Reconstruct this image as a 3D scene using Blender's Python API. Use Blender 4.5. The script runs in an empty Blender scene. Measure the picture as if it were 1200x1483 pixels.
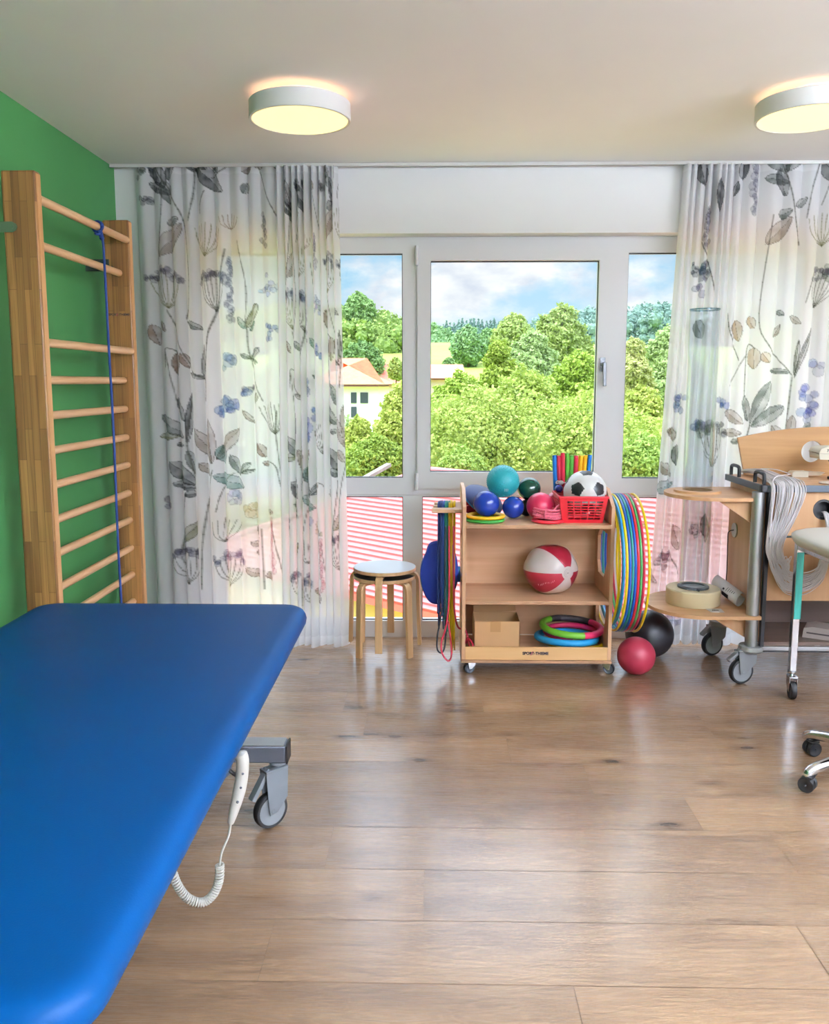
import bpy, math, random
import numpy as np
from mathutils import Vector, Matrix
random.seed(7); np.random.seed(7)
SC = bpy.context.scene; COL = SC.collection
V = Vector; PI = math.pi

# ------------------------------------------------------------------ camera
FPX, PPX, PPY, EYE = 1220.0, 600.0, 710.0, 1.55
TH = math.atan((PPY - 553) / FPX); PS = math.atan(25 / FPX * math.cos(TH))
cd = bpy.data.cameras.new('camera'); cam = bpy.data.objects.new('camera', cd); COL.objects.link(cam)
cd.sensor_fit = 'HORIZONTAL'; cd.sensor_width = 36; cd.lens = FPX / 1200 * 36
cd.shift_x = 0; cd.shift_y = -(741.5 - PPY) / 1200
cd.clip_start = 0.05; cd.clip_end = 2000
cam.location = (0, 0, EYE); cam.rotation_euler = (PI / 2 - TH, 0, PS)
SC.camera = cam
cF = V((-math.sin(PS) * math.cos(TH), math.cos(PS) * math.cos(TH), -math.sin(TH)))
cR = V((math.cos(PS), math.sin(PS), 0)); cU = cR.cross(cF)
def at(px, py, y):            # the point of the photographed place at depth y
    d = cF * FPX + cR * (px - PPX) - cU * (py - PPY)
    return V((0, 0, EYE)) + d * (y / d.y)
def atz(px, py, z=0.0):
    d = cF * FPX + cR * (px - PPX) - cU * (py - PPY)
    return V((0, 0, EYE)) + d * ((z - EYE) / d.z)

# ------------------------------------------------------------------ colour management
SC.view_settings.view_transform = 'Standard'; SC.view_settings.look = 'None'
SC.view_settings.gamma = 1; SC.view_settings.use_curve_mapping = False
SC.view_settings.exposure = 0.12
SC.cycles.max_bounces = 10; SC.cycles.transparent_max_bounces = 16
SC.cycles.caustics_reflective = False; SC.cycles.caustics_refractive = False
SC.cycles.sample_clamp_indirect = 6

# ------------------------------------------------------------------ sky and sun
SKY_TOP = 5.8        # how much brighter the sky overhead is than near the horizon
SUN_E = 2.8
FILL_UP, FILL_DOWN = 480.0, 8.0
world = bpy.data.worlds.new('sky'); SC.world = world; world.use_nodes = True
def sky():
    nt = world.node_tree; N = nt.nodes; L = nt.links; N.clear()
    tc = N.new('ShaderNodeTexCoord'); sep = N.new('ShaderNodeSeparateXYZ'); L.new(tc.outputs['Generated'], sep.inputs[0])
    base = N.new('ShaderNodeValToRGB'); L.new(sep.outputs['Z'], base.inputs[0])
    e = base.color_ramp.elements; e[0].position = 0.04; e[0].color = (.62, .82, .95, 1); e[1].position = 0.45; e[1].color = (.56, .68, .90, 1)
    m = base.color_ramp.elements.new(0.14); m.color = (.36, .66, .90, 1)
    mp = N.new('ShaderNodeMapping'); mp.inputs['Location'].default_value = (3.35, 0.2, 1.7); mp.inputs['Scale'].default_value = (6.5, 6.5, 13); L.new(tc.outputs['Generated'], mp.inputs[0])
    nz = N.new('ShaderNodeTexNoise'); nz.inputs['Scale'].default_value = 1; nz.inputs['Detail'].default_value = 8; nz.inputs['Roughness'].default_value = .56; L.new(mp.outputs[0], nz.inputs['Vector'])
    cr = N.new('ShaderNodeValToRGB'); L.new(nz.outputs['Fac'], cr.inputs[0]); cr.color_ramp.elements[0].position = .46; cr.color_ramp.elements[1].position = .60
    n2 = N.new('ShaderNodeTexNoise'); n2.inputs['Scale'].default_value = 1.9; n2.inputs['Detail'].default_value = 6; L.new(mp.outputs[0], n2.inputs['Vector'])
    cc = N.new('ShaderNodeValToRGB'); L.new(n2.outputs['Fac'], cc.inputs[0])
    cc.color_ramp.elements[0].position = .40; cc.color_ramp.elements[0].color = (.70, .75, .86, 1); cc.color_ramp.elements[1].position = .56; cc.color_ramp.elements[1].color = (.97, .98, 1, 1)
    mx = N.new('ShaderNodeMix'); mx.data_type = 'RGBA'; L.new(cr.outputs[0], mx.inputs['Factor']); L.new(base.outputs[0], mx.inputs['A']); L.new(cc.outputs[0], mx.inputs['B'])
    mr = N.new('ShaderNodeMapRange'); mr.inputs['From Min'].default_value = .22; mr.inputs['From Max'].default_value = .65; mr.inputs['To Min'].default_value = 1; mr.inputs['To Max'].default_value = SKY_TOP
    L.new(sep.outputs['Z'], mr.inputs['Value'])
    bg = N.new('ShaderNodeBackground'); L.new(mx.outputs['Result'], bg.inputs['Color']); L.new(mr.outputs[0], bg.inputs['Strength'])
    out = N.new('ShaderNodeOutputWorld'); L.new(bg.outputs[0], out.inputs[0])
sky()
sd = bpy.data.lights.new('sun', 'SUN'); sd.energy = SUN_E; sd.angle = math.radians(1.0); sd.color = (1, .95, .86)
sun = bpy.data.objects.new('sun', sd); COL.objects.link(sun)
sun.rotation_euler = V((0.70, 0.34, -0.95)).to_track_quat('-Z', 'Y').to_euler()

# ------------------------------------------------------------------ materials
def s2l(c):
    return tuple(((x / 255) / 12.92 if x <= 10.3 else (((x / 255) + .055) / 1.055) ** 2.4) for x in c) + (1,)
MATS = {}
def mat(name, rgb, rough=.5, metal=0, spec=.5, coat=0, var=0, vscale=20, bump=0, bscale=200, emit=None, estr=0, sheen=0, stretch=(1, 1, 1)):
    if name in MATS: return MATS[name]
    m = bpy.data.materials.new(name); m.use_nodes = True; MATS[name] = m
    N = m.node_tree.nodes; L = m.node_tree.links; b = N['Principled BSDF']
    c = s2l(rgb); b.inputs['Base Color'].default_value = c
    b.inputs['Roughness'].default_value = rough; b.inputs['Metallic'].default_value = metal
    b.inputs['Specular IOR Level'].default_value = spec; b.inputs['Coat Weight'].default_value = coat; b.inputs['Sheen Weight'].default_value = sheen
    if var or bump:
        tc = N.new('ShaderNodeTexCoord'); mp = N.new('ShaderNodeMapping'); mp.inputs['Scale'].default_value = stretch; L.new(tc.outputs['Object'], mp.inputs[0])
    if var:
        nz = N.new('ShaderNodeTexNoise'); nz.inputs['Scale'].default_value = vscale; nz.inputs['Detail'].default_value = 5; L.new(mp.outputs[0], nz.inputs['Vector'])
        r = N.new('ShaderNodeValToRGB'); L.new(nz.outputs['Fac'], r.inputs[0]); r.color_ramp.elements[0].position = .3; r.color_ramp.elements[1].position = .7
        r.color_ramp.elements[0].color = tuple(x * (1 - var) for x in c[:3]) + (1,); r.color_ramp.elements[1].color = tuple(min(1, x * (1 + var)) for x in c[:3]) + (1,)
        L.new(r.outputs[0], b.inputs['Base Color'])
    if bump:
        n2 = N.new('ShaderNodeTexNoise'); n2.inputs['Scale'].default_value = bscale; n2.inputs['Detail'].default_value = 3; L.new(mp.outputs[0], n2.inputs['Vector'])
        bp = N.new('ShaderNodeBump'); bp.inputs['Strength'].default_value = bump; bp.inputs['Distance'].default_value = .002; L.new(n2.outputs['Fac'], bp.inputs['Height']); L.new(bp.outputs[0], b.inputs['Normal'])
    if emit: b.inputs['Emission Color'].default_value = emit + (1,); b.inputs['Emission Strength'].default_value = estr
    return m
def wood(name, rgb, rgb2, axis='x', scale=1.0, rough=.4, spec=.4, bump=.1):
    m = bpy.data.materials.new(name); m.use_nodes = True; MATS[name] = m
    N = m.node_tree.nodes; L = m.node_tree.links; b = N['Principled BSDF']; b.inputs['Roughness'].default_value = rough; b.inputs['Specular IOR Level'].default_value = spec
    tc = N.new('ShaderNodeTexCoord'); mp = N.new('ShaderNodeMapping'); L.new(tc.outputs['Object'], mp.inputs[0])
    k = {'x': (1.5, 28, 28), 'y': (28, 1.5, 28), 'z': (28, 28, 1.5)}[axis]; mp.inputs['Scale'].default_value = [q * scale for q in k]
    nz = N.new('ShaderNodeTexNoise'); nz.inputs['Scale'].default_value = 1; nz.inputs['Detail'].default_value = 6; nz.inputs['Distortion'].default_value = .6; L.new(mp.outputs[0], nz.inputs['Vector'])
    r = N.new('ShaderNodeValToRGB'); L.new(nz.outputs['Fac'], r.inputs[0]); r.color_ramp.elements[0].position = .32; r.color_ramp.elements[1].position = .68
    r.color_ramp.elements[0].color = s2l(rgb2); r.color_ramp.elements[1].color = s2l(rgb); L.new(r.outputs[0], b.inputs['Base Color'])
    if bump:
        bp = N.new('ShaderNodeBump'); bp.inputs['Strength'].default_value = bump; bp.inputs['Distance'].default_value = .001; L.new(nz.outputs['Fac'], bp.inputs['Height']); L.new(bp.outputs[0], b.inputs['Normal'])
    return m
def glulam():
    m = bpy.data.materials.new('glued pine staves'); m.use_nodes = True; MATS['glulam'] = m
    N = m.node_tree.nodes; L = m.node_tree.links; b = N['Principled BSDF']; b.inputs['Roughness'].default_value = .38
    tc = N.new('ShaderNodeTexCoord'); sp = N.new('ShaderNodeSeparateXYZ'); L.new(tc.outputs['Object'], sp.inputs[0])
    cb = N.new('ShaderNodeCombineXYZ'); L.new(sp.outputs['Z'], cb.inputs['X']); L.new(sp.outputs['X'], cb.inputs['Y'])
    br = N.new('ShaderNodeTexBrick'); L.new(cb.outputs[0], br.inputs['Vector']); br.inputs['Scale'].default_value = 1
    br.inputs['Brick Width'].default_value = .34; br.inputs['Row Height'].default_value = .030; br.inputs['Mortar Size'].default_value = .0007; br.inputs['Mortar Smooth'].default_value = .3; br.inputs['Bias'].default_value = -.1; br.offset = .37; br.squash = 1
    br.inputs['Color1'].default_value = s2l((172, 124, 74)); br.inputs['Color2'].default_value = s2l((116, 78, 46)); br.inputs['Mortar'].default_value = s2l((80, 52, 30))
    mp = N.new('ShaderNodeMapping'); mp.inputs['Scale'].default_value = (55, 55, 1.6); L.new(tc.outputs['Object'], mp.inputs[0])
    nz = N.new('ShaderNodeTexNoise'); nz.inputs['Scale'].default_value = 1; nz.inputs['Detail'].default_value = 5; nz.inputs['Distortion'].default_value = .8; L.new(mp.outputs[0], nz.inputs['Vector'])
    r = N.new('ShaderNodeValToRGB'); L.new(nz.outputs['Fac'], r.inputs[0]); r.color_ramp.elements[0].position = .3; r.color_ramp.elements[0].color = (.66, .60, .54, 1); r.color_ramp.elements[1].position = .60; r.color_ramp.elements[1].color = (1.12, 1.1, 1.05, 1)
    mx = N.new('ShaderNodeMix'); mx.data_type = 'RGBA'; mx.blend_type = 'MULTIPLY'; mx.inputs['Factor'].default_value = 1; L.new(br.outputs['Color'], mx.inputs['A']); L.new(r.outputs[0], mx.inputs['B'])
    L.new(mx.outputs['Result'], b.inputs['Base Color'])
    return m
def clear(name, tint, power, edge, base=.004, rough=.02):
    m = bpy.data.materials.new(name); m.use_nodes = True; MATS[name] = m
    N = m.node_tree.nodes; L = m.node_tree.links; N.clear()
    t = N.new('ShaderNodeBsdfTransparent'); t.inputs[0].default_value = tint + (1,)
    g = N.new('ShaderNodeBsdfGlossy'); g.inputs['Roughness'].default_value = rough; g.inputs['Color'].default_value = (1, 1, 1, 1)
    f = N.new('ShaderNodeLayerWeight'); f.inputs['Blend'].default_value = .5; pw = N.new('ShaderNodeMath'); pw.operation = 'POWER'; pw.inputs[1].default_value = power; L.new(f.outputs['Facing'], pw.inputs[0])
    mu = N.new('ShaderNodeMath'); mu.operation = 'MULTIPLY_ADD'; mu.inputs[1].default_value = edge; mu.inputs[2].default_value = base; L.new(pw.outputs[0], mu.inputs[0])
    x = N.new('ShaderNodeMixShader'); L.new(mu.outputs[0], x.inputs[0]); L.new(t.outputs[0], x.inputs[1]); L.new(g.outputs[0], x.inputs[2])
    o = N.new('ShaderNodeOutputMaterial'); L.new(x.outputs[0], o.inputs[0])
    return m
def tinted(name, rough=.8, spec=.2, trans=0.0):
    m = bpy.data.materials.new(name); m.use_nodes = True; MATS[name] = m
    N = m.node_tree.nodes; L = m.node_tree.links; b = N['Principled BSDF']; b.inputs['Roughness'].default_value = rough; b.inputs['Specular IOR Level'].default_value = spec
    a = N.new('ShaderNodeVertexColor'); a.layer_name = 'tint'; L.new(a.outputs['Color'], b.inputs['Base Color'])
    if trans:
        t = N.new('ShaderNodeBsdfTranslucent'); L.new(a.outputs['Color'], t.inputs['Color'])
        x = N.new('ShaderNodeMixShader'); x.inputs[0].default_value = trans; L.new(b.outputs[0], x.inputs[1]); L.new(t.outputs[0], x.inputs[2]); L.new(x.outputs[0], N['Material Output'].inputs[0])
    return m

# ------------------------------------------------------------------ mesh helpers
def spl(pts, n=8, closed=False):
    P = [V(p) for p in pts]; out = []; k = len(P)
    rng = range(k if closed else k - 1)
    for i in rng:
        if closed: a, b, c, d = P[(i - 1) % k], P[i], P[(i + 1) % k], P[(i + 2) % k]
        else: a, b, c, d = P[max(0, i - 1)], P[i], P[i + 1], P[min(k - 1, i + 2)]
        for j in range(n):
            t = j / n
            out.append(.5 * ((2 * b) + (c - a) * t + (2 * a - 5 * b + 4 * c - d) * t * t + (3 * b - a - 3 * c + d) * t ** 3))
    if not closed: out.append(P[-1])
    return out
def basis(n):
    n = V(n).normalized(); a = V((0, 0, 1)) if abs(n.z) < .9 else V((1, 0, 0))
    u = a.cross(n).normalized(); return u, n.cross(u), n
ORG = {}
class MB:
    def __init__(s): s.v = []; s.f = []; s.m = []; s.mi = 0
    def add(s, vs, fs, mi=None):
        o = len(s.v); s.v += [V(x) for x in vs]; s.f += [[i + o for i in f] for f in fs]; s.m += [s.mi if mi is None else mi] * len(fs); return s
    def box(s, x0, x1, y0, y1, z0, z1):
        return s.add([(x0, y0, z0), (x1, y0, z0), (x1, y1, z0), (x0, y1, z0), (x0, y0, z1), (x1, y0, z1), (x1, y1, z1), (x0, y1, z1)],
                     [(3, 2, 1, 0), (4, 5, 6, 7), (0, 1, 5, 4), (1, 2, 6, 5), (2, 3, 7, 6), (3, 0, 4, 7)])
    def bar(s, p0, p1, w, h, up=(0, 0, 1)):
        p0, p1 = V(p0), V(p1); d = (p1 - p0).normalized(); u = d.cross(V(up)).normalized(); t = u.cross(d)
        q = []
        for p in (p0, p1):
            q += [p - u * w / 2 - t * h / 2, p + u * w / 2 - t * h / 2, p + u * w / 2 + t * h / 2, p - u * w / 2 + t * h / 2]
        return s.add(q, [(0, 1, 2, 3), (7, 6, 5, 4), (0, 4, 5, 1), (1, 5, 6, 2), (2, 6, 7, 3), (3, 7, 4, 0)])
    def cyl(s, p0, p1, r0, r1=None, n=24, caps=True):
        p0, p1 = V(p0), V(p1); r1 = r0 if r1 is None else r1; u, w, _ = basis(p1 - p0); vs = []
        for p, r in ((p0, r0), (p1, r1)):
            vs += [p + (u * math.cos(2 * PI * i / n) + w * math.sin(2 * PI * i / n)) * r for i in range(n)]
        fs = [(i, (i + 1) % n, n + (i + 1) % n, n + i) for i in range(n)]
        if caps: fs += [tuple(range(n - 1, -1, -1)), tuple(range(n, 2 * n))]
        return s.add(vs, fs)
    def tube(s, pts, r, n=8, closed=False, radii=None):
        P = [V(p) for p in pts]; k = len(P); vs = []; fs = []
        t0 = (P[1] - P[0]).normalized(); u, w, _ = basis(t0)
        for i, p in enumerate(P):
            if closed: t = (P[(i + 1) % k] - P[i - 1]).normalized()
            else: t = (P[min(k - 1, i + 1)] - P[max(0, i - 1)])
            t = t.normalized() if t.length > 1e-9 else t0
            u = (u - t * u.dot(t)); u = u.normalized() if u.length > 1e-6 else basis(t)[0]; w = t.cross(u)
            rr = radii[i] if radii else r
            vs += [p + (u * math.cos(2 * PI * j / n) + w * math.sin(2 * PI * j / n)) * rr for j in range(n)]
        for i in range(k if closed else k - 1):
            a, b = i * n, ((i + 1) % k) * n
            fs += [(a + j, a + (j + 1) % n, b + (j + 1) % n, b + j) for j in range(n)]
        if not closed: fs += [tuple(range(n - 1, -1, -1)), tuple(range((k - 1) * n, k * n))]
        return s.add(vs, fs)
    def lathe(s, prof, c, n=40, axis=(0, 0, 1), closed=False):
        u, w, a = basis(axis); c = V(c); vs = []; fs = []
        for r, z in prof: vs += [c + a * z + (u * math.cos(2 * PI * j / n) + w * math.sin(2 * PI * j / n)) * r for j in range(n)]
        k = len(prof)
        for i in range(k if closed else k - 1):
            p, q = i * n, ((i + 1) % k) * n
            fs += [(p + j, p + (j + 1) % n, q + (j + 1) % n, q + j) for j in range(n)]
        return s.add(vs, fs)
    def sphere(s, c, r, nu=36, nv=20, axis=(0, 0, 1), fn=None, sq=(1, 1, 1)):
        c = V(c); u, w, a = basis(axis); vs = []; fs = []; ms = []
        for i in range(nv + 1):
            t = PI * i / nv
            for j in range(nu):
                p = 2 * PI * j / nu; d = (u * math.cos(p) + w * math.sin(p)) * math.sin(t) + a * math.cos(t)
                vs.append(c + V((d.x * sq[0], d.y * sq[1], d.z * sq[2])) * r)
        for i in range(nv):
            for j in range(nu):
                q = (i * nu + j, (i + 1) * nu + j, (i + 1) * nu + (j + 1) % nu, i * nu + (j + 1) % nu)
                if i == 0: q = (q[0], q[1], q[2])
                elif i == nv - 1: q = (q[0], q[1], q[3])
                fs.append(q)
                if fn:
                    t = PI * (i + .5) / nv; p = 2 * PI * (j + .5) / nu
                    ms.append(fn((u * math.cos(p) + w * math.sin(p)) * math.sin(t) + a * math.cos(t), t, p))
        s.add(vs, fs)
        if fn: s.m[-len(fs):] = ms
        return s
    def torus(s, c, nrm, R, r, n=64, m=12, fn=None, flat=1.0):
        u, w, a = basis(nrm); c = V(c); vs = []; fs = []; ms = []
        for i in range(n):
            p = 2 * PI * i / n; d = u * math.cos(p) + w * math.sin(p)
            vs += [c + d * (R + r * math.cos(2 * PI * j / m)) + a * r * flat * math.sin(2 * PI * j / m) for j in range(m)]
            for j in range(m):
                k = (i + 1) % n; fs.append((i * m + j, k * m + j, k * m + (j + 1) % m, i * m + (j + 1) % m))
                if fn: ms.append(fn(i / n))
        s.add(vs, fs)
        if fn: s.m[-len(fs):] = ms
        return s
    def prism(s, poly, o, U, W, depth, holes=()):
        # polygon (list of 2D points, anticlockwise) with holes, in the plane o + x*U + y*W, extruded by depth along U x W
        o, U, W = V(o), V(U), V(W); Nn = U.cross(W).normalized() * depth
        loop = [tuple(p) for p in poly]; rims = [list(loop)]
        for h in holes:
            h = [tuple(p) for p in h][::-1]; rims.append(list(h))
            bi = min(((i, j) for i in range(len(loop)) for j in range(len(h))), key=lambda q: (loop[q[0]][0] - h[q[1]][0]) ** 2 + (loop[q[0]][1] - h[q[1]][1]) ** 2)
            i, j = bi; loop = loop[:i + 1] + h[j:] + h[:j + 1] + loop[i:]
        g = lambda p, k: o + U * p[0] + W * p[1] + Nn * k
        n = len(loop)
        s.add([g(p, 0) for p in loop], [tuple(range(n - 1, -1, -1))]); s.add([g(p, 1) for p in loop], [tuple(range(n))])
        for rm in rims:
            k = len(rm); s.add([g(p, 0) for p in rm] + [g(p, 1) for p in rm], [(i, (i + 1) % k, k + (i + 1) % k, k + i) for i in range(k)])
        return s
    def build(s, name, mats, parent=None, bevel=0, seg=2, smooth=32, org=None, weld=False):
        me = bpy.data.meshes.new(name); o = bpy.data.objects.new(name, me); COL.objects.link(o)
        if parent: og = ORG[parent.name]
        elif org is not None: og = V(org)
        else:
            xs = [p.x for p in s.v]; ys = [p.y for p in s.v]; zs = [p.z for p in s.v]
            og = V(((min(xs) + max(xs)) / 2, (min(ys) + max(ys)) / 2, min(zs)))
        me.from_pydata([tuple(p - og) for p in s.v], [], s.f); ORG[o.name] = og
        for m in (mats if isinstance(mats, (list, tuple)) else [mats]): me.materials.append(m)
        me.polygons.foreach_set('material_index', s.m)
        if smooth:
            me.polygons.foreach_set('use_smooth', [True] * len(me.polygons)); me.set_sharp_from_angle(angle=math.radians(smooth))
        me.update()
        if parent: o.parent = parent
        else: o.location = og
        if bevel:
            b = o.modifiers.new('bevel', 'BEVEL'); b.width = bevel; b.segments = seg; b.limit_method = 'ANGLE'; b.angle_limit = math.radians(40)
        return o
def tag(o, label, cat, group=None, kind=None):
    if label: o['label'] = label
    if cat: o['category'] = cat
    if group: o['group'] = group
    if kind: o['kind'] = kind
    return o
def thing(name, label, cat, loc, group=None):
    o = bpy.data.objects.new(name, None); COL.objects.link(o); o.location = loc; o.empty_display_size = .05
    ORG[o.name] = V(loc); return tag(o, label, cat, group)
def structure(o): o['kind'] = 'structure'; return o
def copy_tree(o, parent=None):
    c = o.copy(); COL.objects.link(c); c.parent = parent
    for ch in list(o.children): copy_tree(ch, c)
    return c
def lettering(body, size, loc, rot, material, parent, ext=.0006, off=0.0, name='lettering', align='CENTER', sx=1):
    c = bpy.data.curves.new(name, 'FONT'); c.body = body; c.size = size; c.extrude = ext; c.offset = off; c.align_x = align; c.align_y = 'CENTER'
    tmp = bpy.data.objects.new('tmp', c); COL.objects.link(tmp); bpy.context.view_layer.update(); me = bpy.data.meshes.new_from_object(tmp.evaluated_get(bpy.context.evaluated_depsgraph_get())); bpy.data.objects.remove(tmp); bpy.data.curves.remove(c)
    me.materials.clear(); me.materials.append(material); o = bpy.data.objects.new(name, me); COL.objects.link(o); o.parent = parent; ORG[o.name] = ORG[parent.name]
    o.location = V(loc) - ORG[parent.name]; o.rotation_euler = rot; o.scale = (sx, 1, 1); return o
def circ(cx, cy, r, n=40, a0=0, a1=2 * PI, full=True):
    return [(cx + r * math.cos(a0 + (a1 - a0) * i / (n if full else n - 1)), cy + r * math.sin(a0 + (a1 - a0) * i / (n if full else n - 1))) for i in range(n)]

# shared materials
M_white = mat('white paint', (232, 233, 235), .6, var=.02, vscale=3)
M_ceil = mat('ceiling paint', (240, 241, 243), .8, var=.015, vscale=2)
M_green = mat('green wall paint', (66, 134, 74), .62, var=.05, vscale=1.6, bump=.15, bscale=160)
M_upvc = mat('white window plastic', (226, 226, 228), .32, spec=.5)
M_gasket = mat('dark glazing gasket', (52, 56, 62), .6)
M_glass = clear('window pane', (.97, .985, .98), 4, .05)
M_birch = wood('birch plywood', (222, 178, 140), (200, 152, 114), 'z', .5, .42)
M_birchx = wood('birch plywood lying', (226, 184, 146), (204, 158, 120), 'x', .5, .40)
M_ply = mat('plywood edge', (176, 132, 98), .6, var=.25, vscale=120, stretch=(.1, .1, 1))
M_ash = wood('ash rung', (240, 196, 152), (216, 164, 118), 'y', 1.6, .36)
M_beech = wood('beech desk', (212, 168, 124), (196, 148, 104), 'x', .7, .42)
M_beechz = wood('beech panel', (214, 172, 130), (200, 154, 112), 'z', .6, .45)
M_bent = wood('bent birch', (216, 178, 132), (194, 152, 106), 'z', 1.2, .42)
M_glulam = glulam()
M_black = mat('black plastic', (24, 24, 27), .45)
M_rubber = mat('black rubber', (20, 20, 22), .6)
M_grey = mat('grey plastic', (128, 132, 136), .45)
M_dgrey = mat('dark grey metal', (92, 96, 104), .38, metal=.6)
M_alu = mat('satin aluminium', (186, 188, 190), .42, metal=.85)
M_chrome = mat('chrome', (215, 215, 218), .12, metal=1)
M_red = mat('red plastic', (206, 22, 40), .35)

# ------------------------------------------------------------------ room shell
CEIL = 2.742; XL = -1.784; XR = 4.6; YB = -3.2; YW = 4.88; YF = 5.0
def sbox(name, x0, x1, y0, y1, z0, z1, m):
    return structure(MB().box(x0, x1, y0, y1, z0, z1).build(name, m, smooth=0))
sbox('ceiling', XL - .2, XR + .2, YB - .2, YF + .2, CEIL, CEIL + .2, M_ceil)
sbox('wall_left', XL - .2, XL, YB - .2, YF + .2, 0, CEIL, M_green)
sbox('wall_right', XR, XR + .2, YB - .2, YF + .2, 0, CEIL, M_white)
sbox('wall_rear', XL, XR, YB - .2, YB, 0, CEIL, M_white)
WX0, WX1 = -1.40, 3.42
w = MB(); w.box(XL, XR, YW, YF + .2, 2.378, CEIL); w.box(XL, WX0, YW, YF + .2, 0, 2.378); w.box(WX1, XR, YW, YF + .2, 0, 2.378)
structure(w.build('wall_window', mat('window wall paint', (228, 228, 228), .6, var=.02, vscale=3), smooth=0))
# floor planks
def floor():
    pitch = .2575; row0 = 2.521; vs = []; fs = []; cols = []; gap = .0011
    joints = {-1: [1.05, -.45], 0: [-.02, 1.5], 1: [-.34, 1.17], 2: [.95, -.55], 3: [2.2, .62], 4: [.33, 1.83], 5: [1.25, -.3], 6: [-.42, .25], 7: [.05, 1.45], 8: [-.6, .9], 9: [.6, 2.1], -2: [.37, 1.9]}
    rr = random.Random(3)
    for k in range(-23, 11):
        y0 = row0 + (k - 1) * pitch; y1 = y0 + pitch
        y0 = max(y0, YB - .05); y1 = min(y1, YF + .15)
        if y1 <= y0: continue
        js = sorted(joints.get(k, [rr.uniform(-1, 0)])); step = 1.52; xs = list(js)
        x = js[0]
        while x > XL - .05: x -= step; xs.insert(0, x)
        x = js[-1]
        while x < XR + .05: x += step; xs.append(x)
        for a, b in zip(xs, xs[1:]):
            a = max(a, XL - .05); b = min(b, XR + .05)
            if b - a < .01: continue
            o = len(vs); vs += [(a + gap, y0 + gap, 0), (b - gap, y0 + gap, 0), (b - gap, y1 - gap, 0), (a + gap, y1 - gap, 0)]
            fs.append((o, o + 1, o + 2, o + 3)); c = (rr.random(), rr.random(), rr.random(), 1); cols += [c] * 4
    me = bpy.data.meshes.new('floor'); me.from_pydata(vs + [(XL - .1, YB - .1, -.0015), (XR + .1, YB - .1, -.0015), (XR + .1, YF + .2, -.0015), (XL - .1, YF + .2, -.0015), (XL - .1, YB - .1, -.2), (XR + .1, YB - .1, -.2), (XR + .1, YF + .2, -.2), (XL - .1, YF + .2, -.2)], [], fs + [tuple(len(vs) + i for i in q) for q in ((0, 1, 2, 3), (7, 6, 5, 4), (0, 4, 5, 1), (1, 5, 6, 2), (2, 6, 7, 3), (3, 7, 4, 0))])
    at_ = me.color_attributes.new('tint', 'FLOAT_COLOR', 'POINT'); at_.data.foreach_set('color', np.array(cols + [(.1, .1, .1, 1)] * 8, dtype=np.float32).ravel())
    m = bpy.data.materials.new('oak vinyl planks'); m.use_nodes = True; N = m.node_tree.nodes; L = m.node_tree.links; b = N['Principled BSDF']
    at2 = N.new('ShaderNodeVertexColor'); at2.layer_name = 'tint'; sp = N.new('ShaderNodeSeparateColor'); L.new(at2.outputs[0], sp.inputs[0])
    tc = N.new('ShaderNodeTexCoord'); off = N.new('ShaderNodeVectorMath'); off.operation = 'MULTIPLY_ADD'; off.inputs[1].default_value = (13, 17, 11); L.new(at2.outputs[0], off.inputs[0]); L.new(tc.outputs['Object'], off.inputs[2])
    def mapped(sc):
        mp = N.new('ShaderNodeMapping'); mp.inputs['Scale'].default_value = sc; L.new(off.outputs[0], mp.inputs[0]); return mp
    def noise(sc, scale, det, dist=0, rough=.5):
        n = N.new('ShaderNodeTexNoise'); L.new(mapped(sc).outputs[0], n.inputs['Vector']); n.inputs['Scale'].default_value = scale; n.inputs['Detail'].default_value = det; n.inputs['Distortion'].default_value = dist; n.inputs['Roughness'].default_value = rough; return n
    def ramp(src, *st):
        r = N.new('ShaderNodeValToRGB'); L.new(src, r.inputs[0]); e = r.color_ramp.elements
        e[0].position, e[0].color = st[0]; e[1].position, e[1].color = st[-1]
        for p, c in st[1:-1]: q = e.new(p); q.color = c
        return r
    def mix(a, b_, fac=1.0, mode='MULTIPLY'):
        x = N.new('ShaderNodeMix'); x.data_type = 'RGBA'; x.blend_type = mode
        if isinstance(fac, float): x.inputs['Factor'].default_value = fac
        else: L.new(fac, x.inputs['Factor'])
        L.new(a, x.inputs['A']); L.new(b_, x.inputs['B']); return x.outputs['Result']
    broad = noise((1.1, 6, 1), 1.4, 4, .4)
    c0 = ramp(broad.outputs['Fac'], (.3, s2l((142, 114, 91))), (.55, s2l((172, 140, 110))), (.75, s2l((190, 158, 126)))).outputs[0]
    fine = noise((7, 150, 1), 1.5, 8, .25, .7)
    c1 = mix(c0, ramp(fine.outputs['Fac'], (.32, (.58, .55, .52, 1)), (.58, (1.07, 1.07, 1.07, 1))).outputs[0])
    ring = noise((.9, 7.5, 1), 1.3, 2, 1.6)      # cathedral figure
    sn = N.new('ShaderNodeMath'); sn.operation = 'MULTIPLY'; sn.inputs[1].default_value = 70; L.new(ring.outputs['Fac'], sn.inputs[0])
    s2 = N.new('ShaderNodeMath'); s2.operation = 'SINE'; L.new(sn.outputs[0], s2.inputs[0])
    c2 = mix(c1, ramp(s2.outputs[0], (.0, (.80, .78, .76, 1)), (.7, (1.04, 1.04, 1.04, 1))).outputs[0], .6)
    vo = N.new('ShaderNodeTexVoronoi'); L.new(mapped((1.15, 2.6, 1)).outputs[0], vo.inputs['Vector']); vo.inputs['Scale'].default_value = 1.9
    dn = noise((14, 40, 1), 1, 3)
    ad = N.new('ShaderNodeMath'); ad.operation = 'MULTIPLY_ADD'; ad.inputs[1].default_value = .10; L.new(dn.outputs['Fac'], ad.inputs[0]); L.new(vo.outputs['Distance'], ad.inputs[2])
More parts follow.
